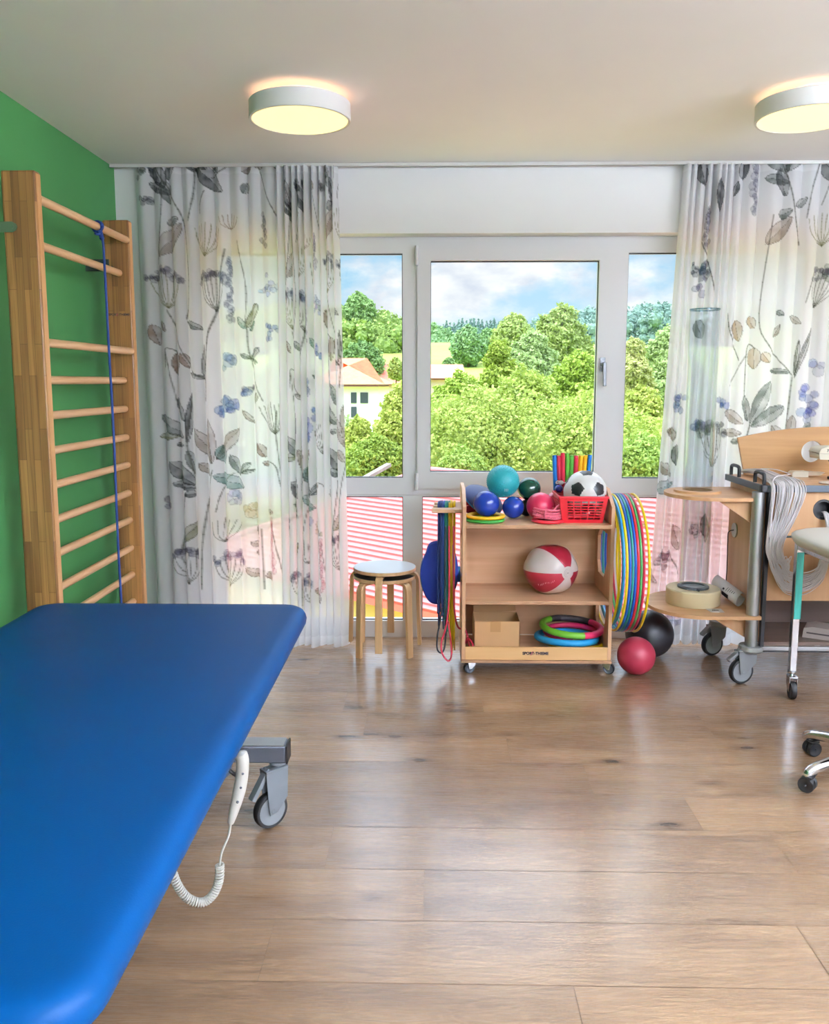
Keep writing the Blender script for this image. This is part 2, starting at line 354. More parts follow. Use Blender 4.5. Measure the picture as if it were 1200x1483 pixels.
    c3 = mix(c2, ramp(ad.outputs[0], (.10, (.20, .17, .15, 1)), (.135, (.55, .5, .46, 1)), (.24, (1, 1, 1, 1))).outputs[0])
    streak = noise((2.2, 26, 1), 1.2, 4, .2)
    c4 = mix(c3, ramp(streak.outputs['Fac'], (.66, (1, 1, 1, 1)), (.76, (.66, .6, .55, 1))).outputs[0])
    c5 = mix(c4, ramp(sp.outputs[0], (0, (.80, .79, .79, 1)), (1, (1.10, 1.08, 1.05, 1))).outputs[0])
    L.new(c5, b.inputs['Base Color'])
    b.inputs['Roughness'].default_value = .30; b.inputs['Specular IOR Level'].default_value = .8; b.inputs['Coat Weight'].default_value = .45; b.inputs['Coat Roughness'].default_value = .16; b.inputs['Coat IOR'].default_value = 1.5
    rr_ = ramp(fine.outputs['Fac'], (.3, (.34, .34, .34, 1)), (.7, (.20, .20, .20, 1))); L.new(rr_.outputs[0], b.inputs['Roughness'])
    bp = N.new('ShaderNodeBump'); bp.inputs['Strength'].default_value = .22; bp.inputs['Distance'].default_value = .0015; L.new(fine.outputs['Fac'], bp.inputs['Height']); L.new(bp.outputs[0], b.inputs['Normal'])
    me.materials.append(m); o = bpy.data.objects.new('floor', me); COL.objects.link(o); structure(o)
floor()

# ------------------------------------------------------------------ window front
def window_front():
    zt, zb = 2.378, 0.0
    def frame(name, x0, x1, z0, z1, gx0, gx1, gz0, gz1, y0=YF, y1=YF + .075, parent=None, lip=.012):
        f = MB()
        f.prism([(x0, z0), (x1, z0), (x1, z1), (x0, z1)], (0, y1, 0), (1, 0, 0), (0, 0, 1), y1 - y0, holes=[[(gx0, gz0), (gx1, gz0), (gx1, gz1), (gx0, gz1)]])
        return f.build(name, M_upvc, parent, bevel=.004, smooth=0)
    def pane(win, gx0, gx1, gz0, gz1, y):
        g = MB().box(gx0 - .004, gx1 + .004, y, y + .02, gz0 - .004, gz1 + .004).build('glass_pane', M_glass, win, smooth=0)
        k = MB(); t = .007
        k.box(gx0, gx1, y - .012, y - .001, gz1 - t, gz1 + .003); k.box(gx0, gx1, y - .012, y - .001, gz0 - .003, gz0 + t * .8); k.box(gx1 - t * .6, gx1 + .003, y - .012, y - .001, gz0, gz1); k.box(gx0 - .003, gx0 + t * .4, y - .012, y - .001, gz0, gz1)
        k.build('glazing_gasket', M_gasket, g, smooth=0)
    # three bays: left fixed light, casement, right fixed light; another bay hidden by the right curtain
    bays = [(WX0, -.089, -1.26, -.171), (-.089, 1.121, None, None), (1.121, 2.262, 1.130, 2.155), (2.262, WX1, 2.34, WX1 - .07)]
    n = 0
    for i, (x0, x1, g0, g1) in enumerate(bays):
        n += 1; root = structure(thing('window_%d' % n, None, None, ((x0 + x1) / 2, YF, .9)))
        if i == 1:
            frame('window_frame', x0, x1, .878, zt, -.075, 1.045, .935, 2.318, parent=root)
            frame('sash', -.086, 1.062, .918, 2.322, -.008, .962, 1.018, 2.243, YF - .018, YF + .06, root)
            pane(root, -.008, .962, 1.018, 2.243, YF + .02)
            h = MB(); h.cyl((-.088, YF - .026, 2.215), (-.088, YF - .026, 2.325), .009, n=12); h.build('hinge', M_upvc, root)
            h = MB(); h.cyl((-.088, YF - .026, .91), (-.088, YF - .026, 1.01), .009, n=12); h.build('hinge', M_upvc, root)
            hp = at(872, 528, YF - .02); hm = mat('handle metal', (120, 122, 126), .35, metal=.7)
            hd = MB(); hd.prism([(-.015 + .0, -.04), (.015, -.04), (.015, .04), (-.015, .04)], (hp.x, YF - .018, hp.z), (1, 0, 0), (0, 0, 1), .012); hd = hd.build('handle', hm, root, bevel=.006)
            lv = MB(); lv.cyl((hp.x, YF - .03, hp.z), (hp.x, YF - .065, hp.z), .009, n=14); lv.bar((hp.x + .004, YF - .062, hp.z + .012), (hp.x + .008, YF - .062, hp.z - .125), .02, .013, (0, 1, 0)); lv.build('lever', hm, hd, bevel=.003)
        else:
            frame('window_frame', x0, x1, .878, zt, g0, g1, .981, 2.286, parent=root); pane(root, g0, g1, .981, 2.286, YF + .02)
        n2 = n
    for i, (x0, x1, g0, g1) in enumerate(bays):
        n += 1; root = structure(thing('window_%d' % n, None, None, ((x0 + x1) / 2, YF, 0)))
        if i == 1: g0, g1 = -.055, 1.02
        frame('window_frame', x0, x1, zb, .876, g0, g1, .103, .873 if False else .868, parent=root); pane(root, g0, g1, .103, .868, YF + .03)
window_front()
# curtain track along the ceiling
ct = MB(); ct.box(XL + .004, XR - .01, 4.805, 4.835, CEIL - .014, CEIL - .001); ct.box(XL + .004, XR - .01, 4.800, 4.805, CEIL - .018, CEIL - .001); tag(ct.build('curtain_track', mat('white track', (205, 204, 200), .4), smooth=0), 'thin white curtain track running along the ceiling edge above the windows', 'curtain track')

# ------------------------------------------------------------------ sheer printed curtains
class Canvas:
    # transparent watercolour print drawn in plan, later carried on the cloth as colour
    def __init__(s, x0, x1, y0, y1, k=2):
        s.x0, s.y0, s.k = x0, y0, k; s.w = int((x1 - x0) * k); s.h = int((y1 - y0) * k)
        s.c = np.ones((s.h, s.w, 3), np.float32); s.a = np.zeros((s.h, s.w), np.float32)
        s.gy, s.gx = np.mgrid[0:s.h, 0:s.w].astype(np.float32); s.gx = s.gx / k + x0; s.gy = s.gy / k + y0
        s.rs = np.random.RandomState(5)
        n = s.rs.rand(s.h // 8 + 2, s.w // 8 + 2).astype(np.float32); s.n = np.kron(n, np.ones((8, 8), np.float32))[:s.h, :s.w]
        for ax in (0, 1):
            for _ in range(3): s.n = (np.roll(s.n, 3, ax) + s.n + np.roll(s.n, -3, ax)) / 3
    def win(s, xa, xb, ya, yb):
        i0 = max(0, int((ya - s.y0) * s.k)); i1 = min(s.h, int((yb - s.y0) * s.k) + 2); j0 = max(0, int((xa - s.x0) * s.k)); j1 = min(s.w, int((xb - s.x0) * s.k) + 2)
        return (slice(i0, max(i0, i1)), slice(j0, max(j0, j1)))
    def put(s, sl, m, rgb, al):
        col = np.array(s2l(rgb)[:3], np.float32); m = np.minimum(m * al * 1.18, 1)[..., None]
        s.c[sl] = s.c[sl] * (1 - m) + col * m * np.minimum(1, s.c[sl] + .25); s.a[sl] = np.maximum(s.a[sl], m[..., 0])
    def leaf(s, p, q, w, rgb, al=.8, line=True):
        p, q = np.array(p, float), np.array(q, float); d = q - p; L = np.hypot(*d) + 1e-6; d /= L
        sl = s.win(min(p[0], q[0]) - w, max(p[0], q[0]) + w, min(p[1], q[1]) - w, max(p[1], q[1]) + w)
        X, Y = s.gx[sl], s.gy[sl]
        if X.size == 0: return
        t = ((X - p[0]) * d[0] + (Y - p[1]) * d[1]) / L; e = -(X - p[0]) * d[1] + (Y - p[1]) * d[0]
        hw = w * .5 * np.sin(np.pi * np.clip(t, 0, 1) ** .85) ** .75; ins = (t > 0) & (t < 1) & (np.abs(e) < hw)
        body = ins * (.70 + .6 * (s.n[sl] - .5) + .15 * np.sign(e))
        s.put(sl, np.clip(body, 0, 1).astype(np.float32), rgb, al)
        if line:
            ed = ((t > -.02) & (t < 1.02) & (np.abs(np.abs(e) - hw) < .55)) | (ins & (np.abs(e) < .35)); s.put(sl, ed.astype(np.float32), tuple(x * .55 for x in rgb), .7 * al)
    def blob(s, p, r, rgb, al=.7, sq=1.0):
        sl = s.win(p[0] - r - 1, p[0] + r + 1, p[1] - r * sq - 1, p[1] + r * sq + 1); X, Y = s.gx[sl], s.gy[sl]
        if X.size == 0: return
        dd = np.hypot(X - p[0], (Y - p[1]) / sq); s.put(sl, np.clip((dd < r) * (.75 + .5 * (s.n[sl] - .5)), 0, 1).astype(np.float32), rgb, al); s.put(sl, (np.abs(dd - r) < .5).astype(np.float32), tuple(x * .6 for x in rgb), .5 * al)
    def stem(s, pts, w, rgb, al=.75):
        P = [np.array((p.x, p.y)) for p in spl([(a, b, 0) for a, b in pts], 6)]
        for a, b in zip(P, P[1:]):
            sl = s.win(min(a[0], b[0]) - w, max(a[0], b[0]) + w, min(a[1], b[1]) - w, max(a[1], b[1]) + w); X, Y = s.gx[sl], s.gy[sl]
            if X.size == 0: continue
            d = b - a; L2 = d @ d + 1e-9; t = np.clip(((X - a[0]) * d[0] + (Y - a[1]) * d[1]) / L2, 0, 1)
            dd = np.hypot(X - a[0] - t * d[0], Y - a[1] - t * d[1]); s.put(sl, np.clip(1.4 - dd / (w * .66), 0, 1).astype(np.float32), rgb, al)
    def umbel(s, b, c, rx, ry, n, rgb, lrgb, br=3.2):
        for i in range(n):
            u = (i + .5) / n * 2 - 1; x = c[0] + rx * u; y = c[1] + ry * (u * u * 1.2 - .3) + s.rs.uniform(-2, 2)
            s.stem([b, ((b[0] + x) / 2 + rx * u * .22, (b[1] + y) / 2 + 3), (x, y)], .9, lrgb, .7)
            if br:
                for _ in range(4): s.blob((x + s.rs.uniform(-5, 5), y + s.rs.uniform(-6, 6)), br * s.rs.uniform(.6, 1.2), rgb, .5, 1.2)
    def cluster(s, c, r, n, rgb, br):
        for _ in range(n): a = s.rs.uniform(0, 6.28); q = r * s.rs.uniform(0, 1) ** .6; s.blob((c[0] + q * math.cos(a), c[1] + q * math.sin(a) * 1.1), br * s.rs.uniform(.6, 1.1), tuple(min(255, x + s.rs.uniform(-15, 15)) for x in rgb), .62)
    def spike(s, x, ya, yb, rgb, r=2.6):
        y = ya
        while y < yb: s.blob((x + s.rs.uniform(-6, 6) * (y - ya + 10) / (yb - ya + 10), y), r * s.rs.uniform(.7, 1.4), rgb, .5, 1.3); y += r * 1.3
DK, GG, TE, TP, BL, BR, PU, OL, LN, PK = (62, 70, 72), (112, 122, 116), (120, 156, 148), (176, 164, 152), (120, 142, 196), (150, 126, 110), (112, 110, 134), (148, 150, 116), (128, 130, 122), (222, 160, 170)
def draw_left(c, dx=0, dy=0):
    A = lambda x, y: (170 + x * .2833 + dx, 220 + y * .2833 + dy); B = lambda x, y: (170 + x * .2833 + dx, 560 + y * .2834 + dy); k = .2833
    for p, q, w_, col in [((150, 85), (222, 225), 78, DK), ((138, 198), (245, 252), 50, DK), ((218, 190), (245, 300), 56, GG), ((268, 90), (235, 185), 48, GG), ((385, 110), (532, 246), 84, DK), ((350, 80), (378, 146), 44, DK), ((395, 80), (452, 140), 50, GG), ((470, 78), (512, 155), 40, DK), ((228, 398), (292, 366), 44, GG), ((178, 552), (302, 392), 80, TP), ((308, 872), (392, 914), 34, GG), ((126, 888), (152, 990), 56, BR), ((168, 868), (206, 924), 32, BR), ((252, 1020), (246, 1142), 50, BR), ((280, 1030), (310, 1105), 40, BR), ((385, 1150), (396, 985), 24, LN), ((392, 1160), (312, 1130), 22, LN), ((590, 850), (640, 912), 32, TE), ((702, 785), (638, 905), 46, OL), ((690, 870), (648, 920), 22, TE), ((706, 1005), (650, 1062), 34, GG), ((606, 1035), (652, 1058), 22, GG), ((700, 1080), (650, 1060), 22, GG), ((660, 200), (640, 255), 40, GG), ((640, 150), (690, 100), 50, TP), ((740, 130), (700, 90), 40, TP), ((1040, 70), (1060, 210), 40, DK), ((820, 80), (850, 160), 60, DK)]:
        c.leaf(A(*p), A(*q), w_ * k, col)
    for pts, w_ in [([(160, 90), (240, 230), (300, 350), (330, 520), (335, 700), (305, 860)], 1.5), ([(215, 100), (205, 350), (170, 590)], 1.5), ([(382, 90), (372, 250), (348, 380)], 1.5), ([(440, 240), (408, 300), (404, 345)], 1.3), ([(535, 520), (470, 820), (430, 950), (400, 1150), (388, 1271)], 2.0), ([(392, 1165), (310, 1080), (215, 815)], 1.3), ([(640, 910), (650, 1060), (715, 1271)], 1.2), ([(605, 480), (640, 700), (632, 900)], 1.1), ([(200, 1100), (200, 1015), (225, 1010), (250, 1030)], 1.1), ([(200, 1010), (235, 1271)], 1.1), ([(700, 70), (780, 290), (830, 400)], 1.2), ([(560, 60), (545, 130), (470, 175)], 1.2)]:
        c.stem([A(*p) for p in pts], w_, LN)
    c.umbel(A(222, 808), A(205, 640), 26, 9, 8, PU, OL); c.umbel(A(468, 822), A(462, 650), 20, 8, 8, PU, LN); c.umbel(A(432, 555), A(440, 400), 22, 9, 7, OL, OL, 0); c.umbel(A(560, 420), A(560, 350), 17, 6, 6, TP, TP, 0)
    c.cluster(A(540, 1090), 12, 6, (150, 165, 200), 7); c.cluster(A(770, 920), 11, 9, BL, 4.5); c.spike(A(742, 0)[0], A(0, 350)[1], A(0, 515)[1], PU, 3); c.cluster(A(110, 290), 9, 6, DK, 4); c.cluster(A(760, 700), 14, 12, (185, 195, 220), 4); c.cluster(A(640, 1205), 9, 5, PU, 4)
    c.cluster(A(100, 150), 8, 5, GG, 4); c.spike(A(550, 0)[0], A(0, 560)[1], A(0, 880)[1], PU, 2.2)
    for p, q, w_, col in [((148, 145), (282, 262), 66, GG), ((240, 58), (288, 175), 40, GG), ((318, 28), (292, 285), 30, DK), ((138, 252), (245, 250), 40, OL), ((228, 292), (282, 298), 28, DK), ((292, 325), (332, 465), 40, GG), ((200, 380), (315, 505), 76, DK), ((212, 492), (325, 525), 42, DK), ((274, 552), (328, 548), 34, DK), ((335, 210), (430, 392), 54, TP), ((408, 165), (432, 390), 58, TP), ((572, 212), (448, 372), 56, TP), ((470, 298), (490, 392), 70, TE), ((436, 455), (608, 515), 72, TE), ((530, 348), (572, 455), 38, GG), ((638, 388), (570, 442), 34, GG), ((654, 424), (580, 442), 20, GG), ((358, 388), (412, 455), 40, TP), ((245, 806), (336, 690), 54, OL), ((690, 30), (672, 85), 30, OL), ((610, 118), (658, 185), 22, TP), ((688, 285), (720, 360), 40, BR), ((712, 385), (745, 400), 26, BR), ((630, 800), (675, 830), 30, TP), ((660, 715), (682, 800), 24, GG), ((650, 850), (680, 880), 26, TP), ((720, 960), (750, 1010), 40, TP), ((600, 940), (680, 990), 40, TP)]:
        c.leaf(B(*p), B(*q), w_ * k, col)
    for pts, w_ in [([(312, 80), (292, 300), (330, 560)], 1.5), ([(280, 545), (255, 700), (230, 862)], 1.6), ([(432, 425), (385, 580), (360, 800), (350, 1050)], 1.5), ([(540, 440), (470, 520), (440, 640)], 1.2), ([(745, 380), (785, 400), (800, 480), (815, 560)], 1.2), ([(795, 120), (790, 240), (810, 480)], 1.2), ([(700, 730), (705, 1050)], 1.3), ([(760, 690), (820, 1050)], 1.2)]:
        c.stem([B(*p) for p in pts], w_, LN)
    c.cluster(B(525, 105), 17, 14, BL, 7); c.cluster(B(615, 25), 8, 4, BL, 5); c.umbel(B(282, 1022), B(255, 860), 22, 8, 8, PU, LN); c.umbel(B(500, 1042), B(500, 880), 23, 7, 9, (120, 128, 156), LN); c.umbel(B(465, 805), B(495, 680), 24, 8, 7, TP, LN, 0); c.umbel(B(790, 240), B(770, 90), 22, 6, 9, LN, LN, 0)
    c.spike(B(755, 0)[0], B(0, 690)[1], B(0, 960)[1], PK, 3.6); c.cluster(B(160, 600), 8, 5, PU, 5); c.cluster(B(540, 590), 12, 7, (190, 200, 220), 6); c.cluster(B(750, 640), 6, 5, TP, 3); c.cluster(B(640, 620), 10, 5, (214, 214, 170), 7)
def draw_right(c, dx=0, dy=0):
    A = lambda x, y: (940 + x * .2968 + dx, 220 + y * .2967 + dy); k = .2968
    for p, q, w_, col in [((540, 58), (645, 150), 90, GG), ((690, 50), (640, 150), 70, GG), ((538, 180), (650, 200), 46, GG), ((600, 140), (640, 262), 60, DK), ((606, 352), (672, 326), 44, GG), ((686, 312), (738, 268), 34, GG), ((560, 480), (672, 356), 70, TP), ((800, 105), (890, 215), 80, GG), ((770, 50), (850, 105), 50, DK), ((612, 1068), (712, 1076), 26, GG), ((742, 925), (728, 1092), 20, LN), ((796, 868), (730, 1104), 22, LN), ((622, 1118), (538, 1322), 62, GG), ((690, 1238), (545, 1335), 66, GG), ((503, 1186), (528, 1312), 34, GG), ((418, 1258), (504, 1325), 52, TP), ((412, 1360), (500, 1370), 40, TP), ((455, 1410), (505, 1400), 26, GG), ((640, 1330), (690, 1390), 40, TP), ((735, 1282), (725, 1390), 44, TP), ((785, 1350), (820, 1320), 30, GG), ((172, 60), (204, 90), 40, DK), ((172, 110), (205, 215), 70, DK), ((300, 180), (302, 340), 40, DK), ((385, 260), (410, 200), 40, DK), ((425, 190), (450, 80), 50, DK), ((390, 120), (420, 60), 44, DK), ((440, 830), (462, 930), 56, (190, 168, 134)), ((500, 815), (530, 870), 44, (196, 172, 138)), ((535, 960), (540, 1062), 64, (196, 174, 140)), ((575, 985), (608, 1030), 44, (196, 170, 136)), ((215, 830), (250, 920), 70, GG), ((105, 1340), (130, 1372), 36, TP), ((620, 910), (650, 850), 24, TP), ((690, 812), (745, 850), 30, TP), ((630, 788), (665, 810), 26, GG)]:
        c.leaf(A(*p), A(*q), w_ * k, col)
    for pts, w_ in [([(600, 70), (660, 230), (690, 380), (712, 480)], 1.5), ([(585, 350), (550, 800), (600, 950), (720, 1090)], 1.4), ([(795, 50), (758, 220), (740, 360)], 1.5), ([(840, 190), (805, 300)], 1.2), ([(500, 1190), (498, 980), (515, 945), (540, 965)], 1.2), ([(720, 1100), (712, 1250), (700, 1390)], 1.8), ([(525, 1400), (540, 1320)], 1.6), ([(400, 800), (420, 900), (470, 1020)], 1.2), ([(500, 990), (430, 1140)], 1.1), ([(215, 470), (270, 590), (300, 700)], 1.4), ([(760, 750), (790, 600)], 1.1)]:
        c.stem([A(*p) for p in pts], w_, LN)
    c.umbel(A(815, 490), A(820, 350), 24, 9, 8, OL, OL, 0); c.umbel(A(800, 770), A(850, 610), 20, 8, 7, PU, LN); c.cluster(A(855, 610), 10, 10, GG, 4); c.cluster(A(800, 1180), 10, 7, BL, 6); c.cluster(A(805, 1260), 12, 9, BL, 6.5); c.cluster(A(830, 1050), 9, 4, (170, 180, 205), 8); c.cluster(A(395, 1230), 9, 6, BL, 6)
    c.spike(A(490, 0)[0], A(0, 100)[1], A(0, 350)[1], PU, 3.4); c.spike(A(240, 0)[0], A(0, 320)[1], A(0, 500)[1], PU, 3); c.cluster(A(240, 600), 12, 12, PU, 5.5); c.cluster(A(175, 600), 9, 7, DK, 4); c.cluster(A(220, 690), 8, 5, (150, 152, 180), 6); c.cluster(A(165, 1220), 11, 8, BL, 6); c.cluster(A(265, 1330), 8, 8, (110, 116, 160), 4.5); c.cluster(A(310, 1360), 8, 5, GG, 5)
    D = lambda x, y: (920 + x * .283 + dx, 600 + y * .283 + dy)
    c.leaf(D(135, 385), D(225, 340), 18, (170, 190, 190)); c.leaf(D(150, 240), D(215, 310), 14, TP); c.leaf(D(190, 60), D(215, 130), 12, TP); c.cluster(D(205, 740), 11, 12, PU, 4.5); c.cluster(D(375, 590), 7, 6, PU, 4); c.cluster(D(345, 50), 7, 5, BL, 5)
    c.leaf(D(100, 800), D(180, 860), 14, TP); c.leaf(D(230, 150), D(238, 260), 12, DK); c.leaf(D(260, 560), D(290, 700), 14, TP); c.stem([D(250, 700), D(300, 850), D(280, 1000)], 1.2, LN); c.cluster(D(300, 1060), 12, 8, (190, 205, 215), 6)
    c.umbel(D(450, 260), D(430, 60), 22, 8, 8, PU, LN); c.leaf(D(420, 500), D(440, 650), 14, GG)
def curtain_material():
    m = bpy.data.materials.new('sheer printed voile'); m.use_nodes = True; N = m.node_tree.nodes; L = m.node_tree.links; N.clear()
    a = N.new('ShaderNodeVertexColor'); a.layer_name = 'print'
    d = N.new('ShaderNodeBsdfDiffuse'); t = N.new('ShaderNodeBsdfTranslucent'); L.new(a.outputs['Color'], d.inputs[0]); L.new(a.outputs['Color'], t.inputs[0])
    m1 = N.new('ShaderNodeMixShader'); m1.inputs[0].default_value = .52; L.new(d.outputs[0], m1.inputs[1]); L.new(t.outputs[0], m1.inputs[2])
    tr = N.new('ShaderNodeBsdfTransparent'); tr.inputs[0].default_value = (1, 1, 1, 1)
    sub = N.new('ShaderNodeMath'); sub.operation = 'MULTIPLY_ADD'; sub.inputs[1].default_value = -.12; sub.inputs[2].default_value = .17; L.new(a.outputs['Alpha'], sub.inputs[0])
    m2 = N.new('ShaderNodeMixShader'); L.new(sub.outputs[0], m2.inputs[0]); L.new(m1.outputs[0], m2.inputs[1]); L.new(tr.outputs[0], m2.inputs[2])
    o = N.new('ShaderNodeOutputMaterial'); L.new(m2.outputs[0], o.inputs[0]); return m
M_voile = curtain_material()
def curtain(name, label, segs, cv, z0, z1, yc, seed, hem):
    # segs: (top x0, x1, bottom x0, x1, print px0, px1, number of folds, depth of fold)
    rs = np.random.RandomState(seed); S = []; nz = 480
    zz = np.linspace(z1, z0, nz); f = ((z1 - zz) / (z1 - z0))[:, None]
    XS, YS, PX = [], [], []; ph = 0
    for (a0, a1, b0, b1, p0, p1, nf, amp) in segs:
        n = max(int(nf * 20), int(abs(a1 - a0) / .0042)); u = np.linspace(0, 1, n, endpoint=False)[None, :]
        jit = np.interp(u[0], np.linspace(0, 1, nf + 1), np.concatenate([[0], rs.uniform(-.22, .22, nf - 1), [0]]))[None, :]
        am = np.interp(u[0], np.linspace(0, 1, nf + 1), rs.uniform(.6, 1.25, nf + 1))[None, :]
        sway = np.interp(u[0], np.linspace(0, 1, nf // 3 + 2), rs.uniform(-1, 1, nf // 3 + 2))[None, :]
        th = 2 * PI * (u * nf + jit + .12 * sway * f)
        shape = .45 * np.sin(th + .6) + 1.15 * (1 - 2 * np.abs(np.sin(th / 2)) ** .65)
        X = (a0 + (a1 - a0) * u) * (1 - f) + (b0 + (b1 - b0) * u) * f + .010 * np.cos(th) * amp / .02 * (.4 + .6 * f) + .012 * sway * f
        Y = yc + amp * am * shape * (.75 + .35 * f) + .010 * sway * f
        XS.append(X + 0 * f); YS.append(Y + 0 * f); PX.append((p0 + (p1 - p0) * u) + 0 * f)
    X = np.concatenate(XS, 1); Y = np.concatenate(YS, 1); P = np.concatenate(PX, 1); nx = X.shape[1]; Z = zz[:, None] + 0 * X
    Z = Z + (f > .5) * (f - .5) * 2 * .008 * np.sin(P * .05)
    py = 553 + (EYE - Z) * FPX / yc
    jj = np.clip(((P - cv.x0) * cv.k).astype(int), 0, cv.w - 1); ii = np.clip(((py - cv.y0) * cv.k).astype(int), 0, cv.h - 1)
    base = np.array([.92, .92, .93], np.float32); col = cv.c[ii, jj] * base; al = cv.a[ii, jj]
    hm = (Z < z0 + hem) | (Z > z1 - .035); al = np.maximum(al, hm * .8)
    # selvedge hems down the sides
    vs = np.stack([X, Y, Z], -1).reshape(-1, 3); og = np.array([X.mean(), yc, z0]); vs = vs - og
    idx = np.arange(nx * nz).reshape(nz, nx); q = np.stack([idx[:-1, :-1], idx[1:, :-1], idx[1:, 1:], idx[:-1, 1:]], -1).reshape(-1, 4)
    me = bpy.data.meshes.new(name); me.vertices.add(len(vs)); me.vertices.foreach_set('co', vs.astype(np.float32).ravel())
    me.loops.add(q.size); me.loops.foreach_set('vertex_index', q.astype(np.int32).ravel()); me.polygons.add(len(q)); me.polygons.foreach_set('loop_start', np.arange(0, q.size, 4, dtype=np.int32)); me.polygons.foreach_set('use_smooth', np.ones(len(q), bool)); me.update(calc_edges=True)
    ca = me.color_attributes.new('print', 'FLOAT_COLOR', 'POINT'); ca.data.foreach_set('color', np.concatenate([col.reshape(-1, 3), al.reshape(-1, 1)], 1).astype(np.float32).ravel())
    me.materials.append(M_voile); o = bpy.data.objects.new(name, me); COL.objects.link(o); o.location = og
    return tag(o, label, 'curtain', 'printed sheer curtains')
cv = Canvas(160, 860, 215, 950); draw_left(cv); draw_left(cv, 250, 30); draw_left(cv, 470, -20)
for _ in range(26): cv.leaf((cv.rs.uniform(400, 850), y_ := cv.rs.uniform(235, 900)), (cv.rs.uniform(400, 850), y_ + 20), 0.1, TP, .0)
curtain('curtain', 'sheer white curtain with grey leaf print hanging beside the wall bars, left of the stools', [(-1.66, -.87, -1.63, -.87, 186, 400, 9, .020), (-.87, -.526, -.87, -.485, 400, 760, 9, .034)], cv, .012, 2.728, 4.828, 11, .06)
cv2 = Canvas(930, 1700, 215, 950); draw_right(cv2); draw_left(cv2, 1030, 0); draw_right(cv2, 260, 0); draw_right(cv2, 420, 20)
curtain('curtain', 'sheer white curtain with grey leaf and tan bellflower print behind the desk trolley', [(1.372, 1.70, 1.245, 1.66, 960, 1070, 8, .034), (1.70, 2.62, 1.66, 2.62, 1070, 1300, 9, .020)], cv2, .03, 2.728, 4.828, 12, .06)

# ------------------------------------------------------------------ ceiling lamps
M_lampshell = mat('lamp shell', (216, 214, 210), .55)
M_diff = mat('lit lamp diffuser', (255, 240, 190), .5, emit=(1.0, .86, .40), estr=1.0)
M_halo = mat('lit back ring', (255, 214, 170), .5, emit=(1.0, .60, .42), estr=1.1)
def ceiling_light(x, y, label):
    zb = CEIL - .105; r = .212
    t = thing('ceiling_light', label, 'ceiling light', (x, y, CEIL), 'round ceiling lights')
    sh = MB(); sh.lathe([(r - .012, zb + .004), (r - .010, zb), (r - .002, zb), (r, zb + .003), (r, zb + .068), (r - .004, zb + .072), (r - .07, zb + .072), (r - .07, zb + .066), (r - .012, zb + .066), (r - .012, zb + .004)], (x, y, 0), 72); sh.build('housing', M_lampshell, t)
    MB().lathe([(0, zb + .0085), (r - .012, zb + .0085), (r - .012, zb + .0025), (0, zb + .0025)], (x, y, 0), 72).build('diffuser', M_diff, t)
    MB().lathe([(r - .068, zb + .0725), (r - .012, zb + .0725), (r - .012, zb + .077), (r - .068, zb + .077)], (x, y, 0), 72, closed=True).build('back_light_ring', M_halo, t)
    MB().lathe([(0, zb + .072), (r - .09, zb + .072), (r - .09, CEIL), (0, CEIL)], (x, y, 0), 48).build('mount', M_lampshell, t)
    return t
ceiling_light(-.556, 3.70, 'round white ceiling light above the left curtain, whole disc in view')
ceiling_light(1.570, 3.72, 'round white ceiling light above the right curtain, cut by the picture edge')
def fill(x, y, label):      # added lights out of view that brighten the ceiling and the room
    z = 2.22; t = thing('fill_light', label, 'pendant light', (x, y, z), 'long pendant lights')
    MB().box(x - .75, x + .75, y - .30, y + .30, z - .02, z + .02).build('housing', M_lampshell, t, bevel=.004)
    for sx in (-.6, .6): MB().cyl((x + sx, y, z + .02), (x + sx, y, CEIL), .003, n=6).build('suspension', M_alu, t)
    for up, pw in ((1, FILL_UP), (0, FILL_DOWN)):
        l = bpy.data.lights.new('fill_lamp', 'AREA'); l.shape = 'RECTANGLE'; l.size = 1.44; l.size_y = .56; l.energy = pw; l.color = (.83, .93, 1.09)
        o = bpy.data.objects.new('fill_lamp', l); COL.objects.link(o); o.parent = t; o.location = (0, 0, .026 if up else -.026); o.rotation_euler = (PI if up else 0, 0, 0)
for x, y, w_ in ((3.72, 1.1, 'nearest the windows'), (3.72, -.7, 'second from the windows'), (1.9, -.9, 'left one at the back'), (2.8, -2.4, 'rearmost one')):
    fill(x, y, 'long pendant light added beyond the picture on the right, ' + w_)

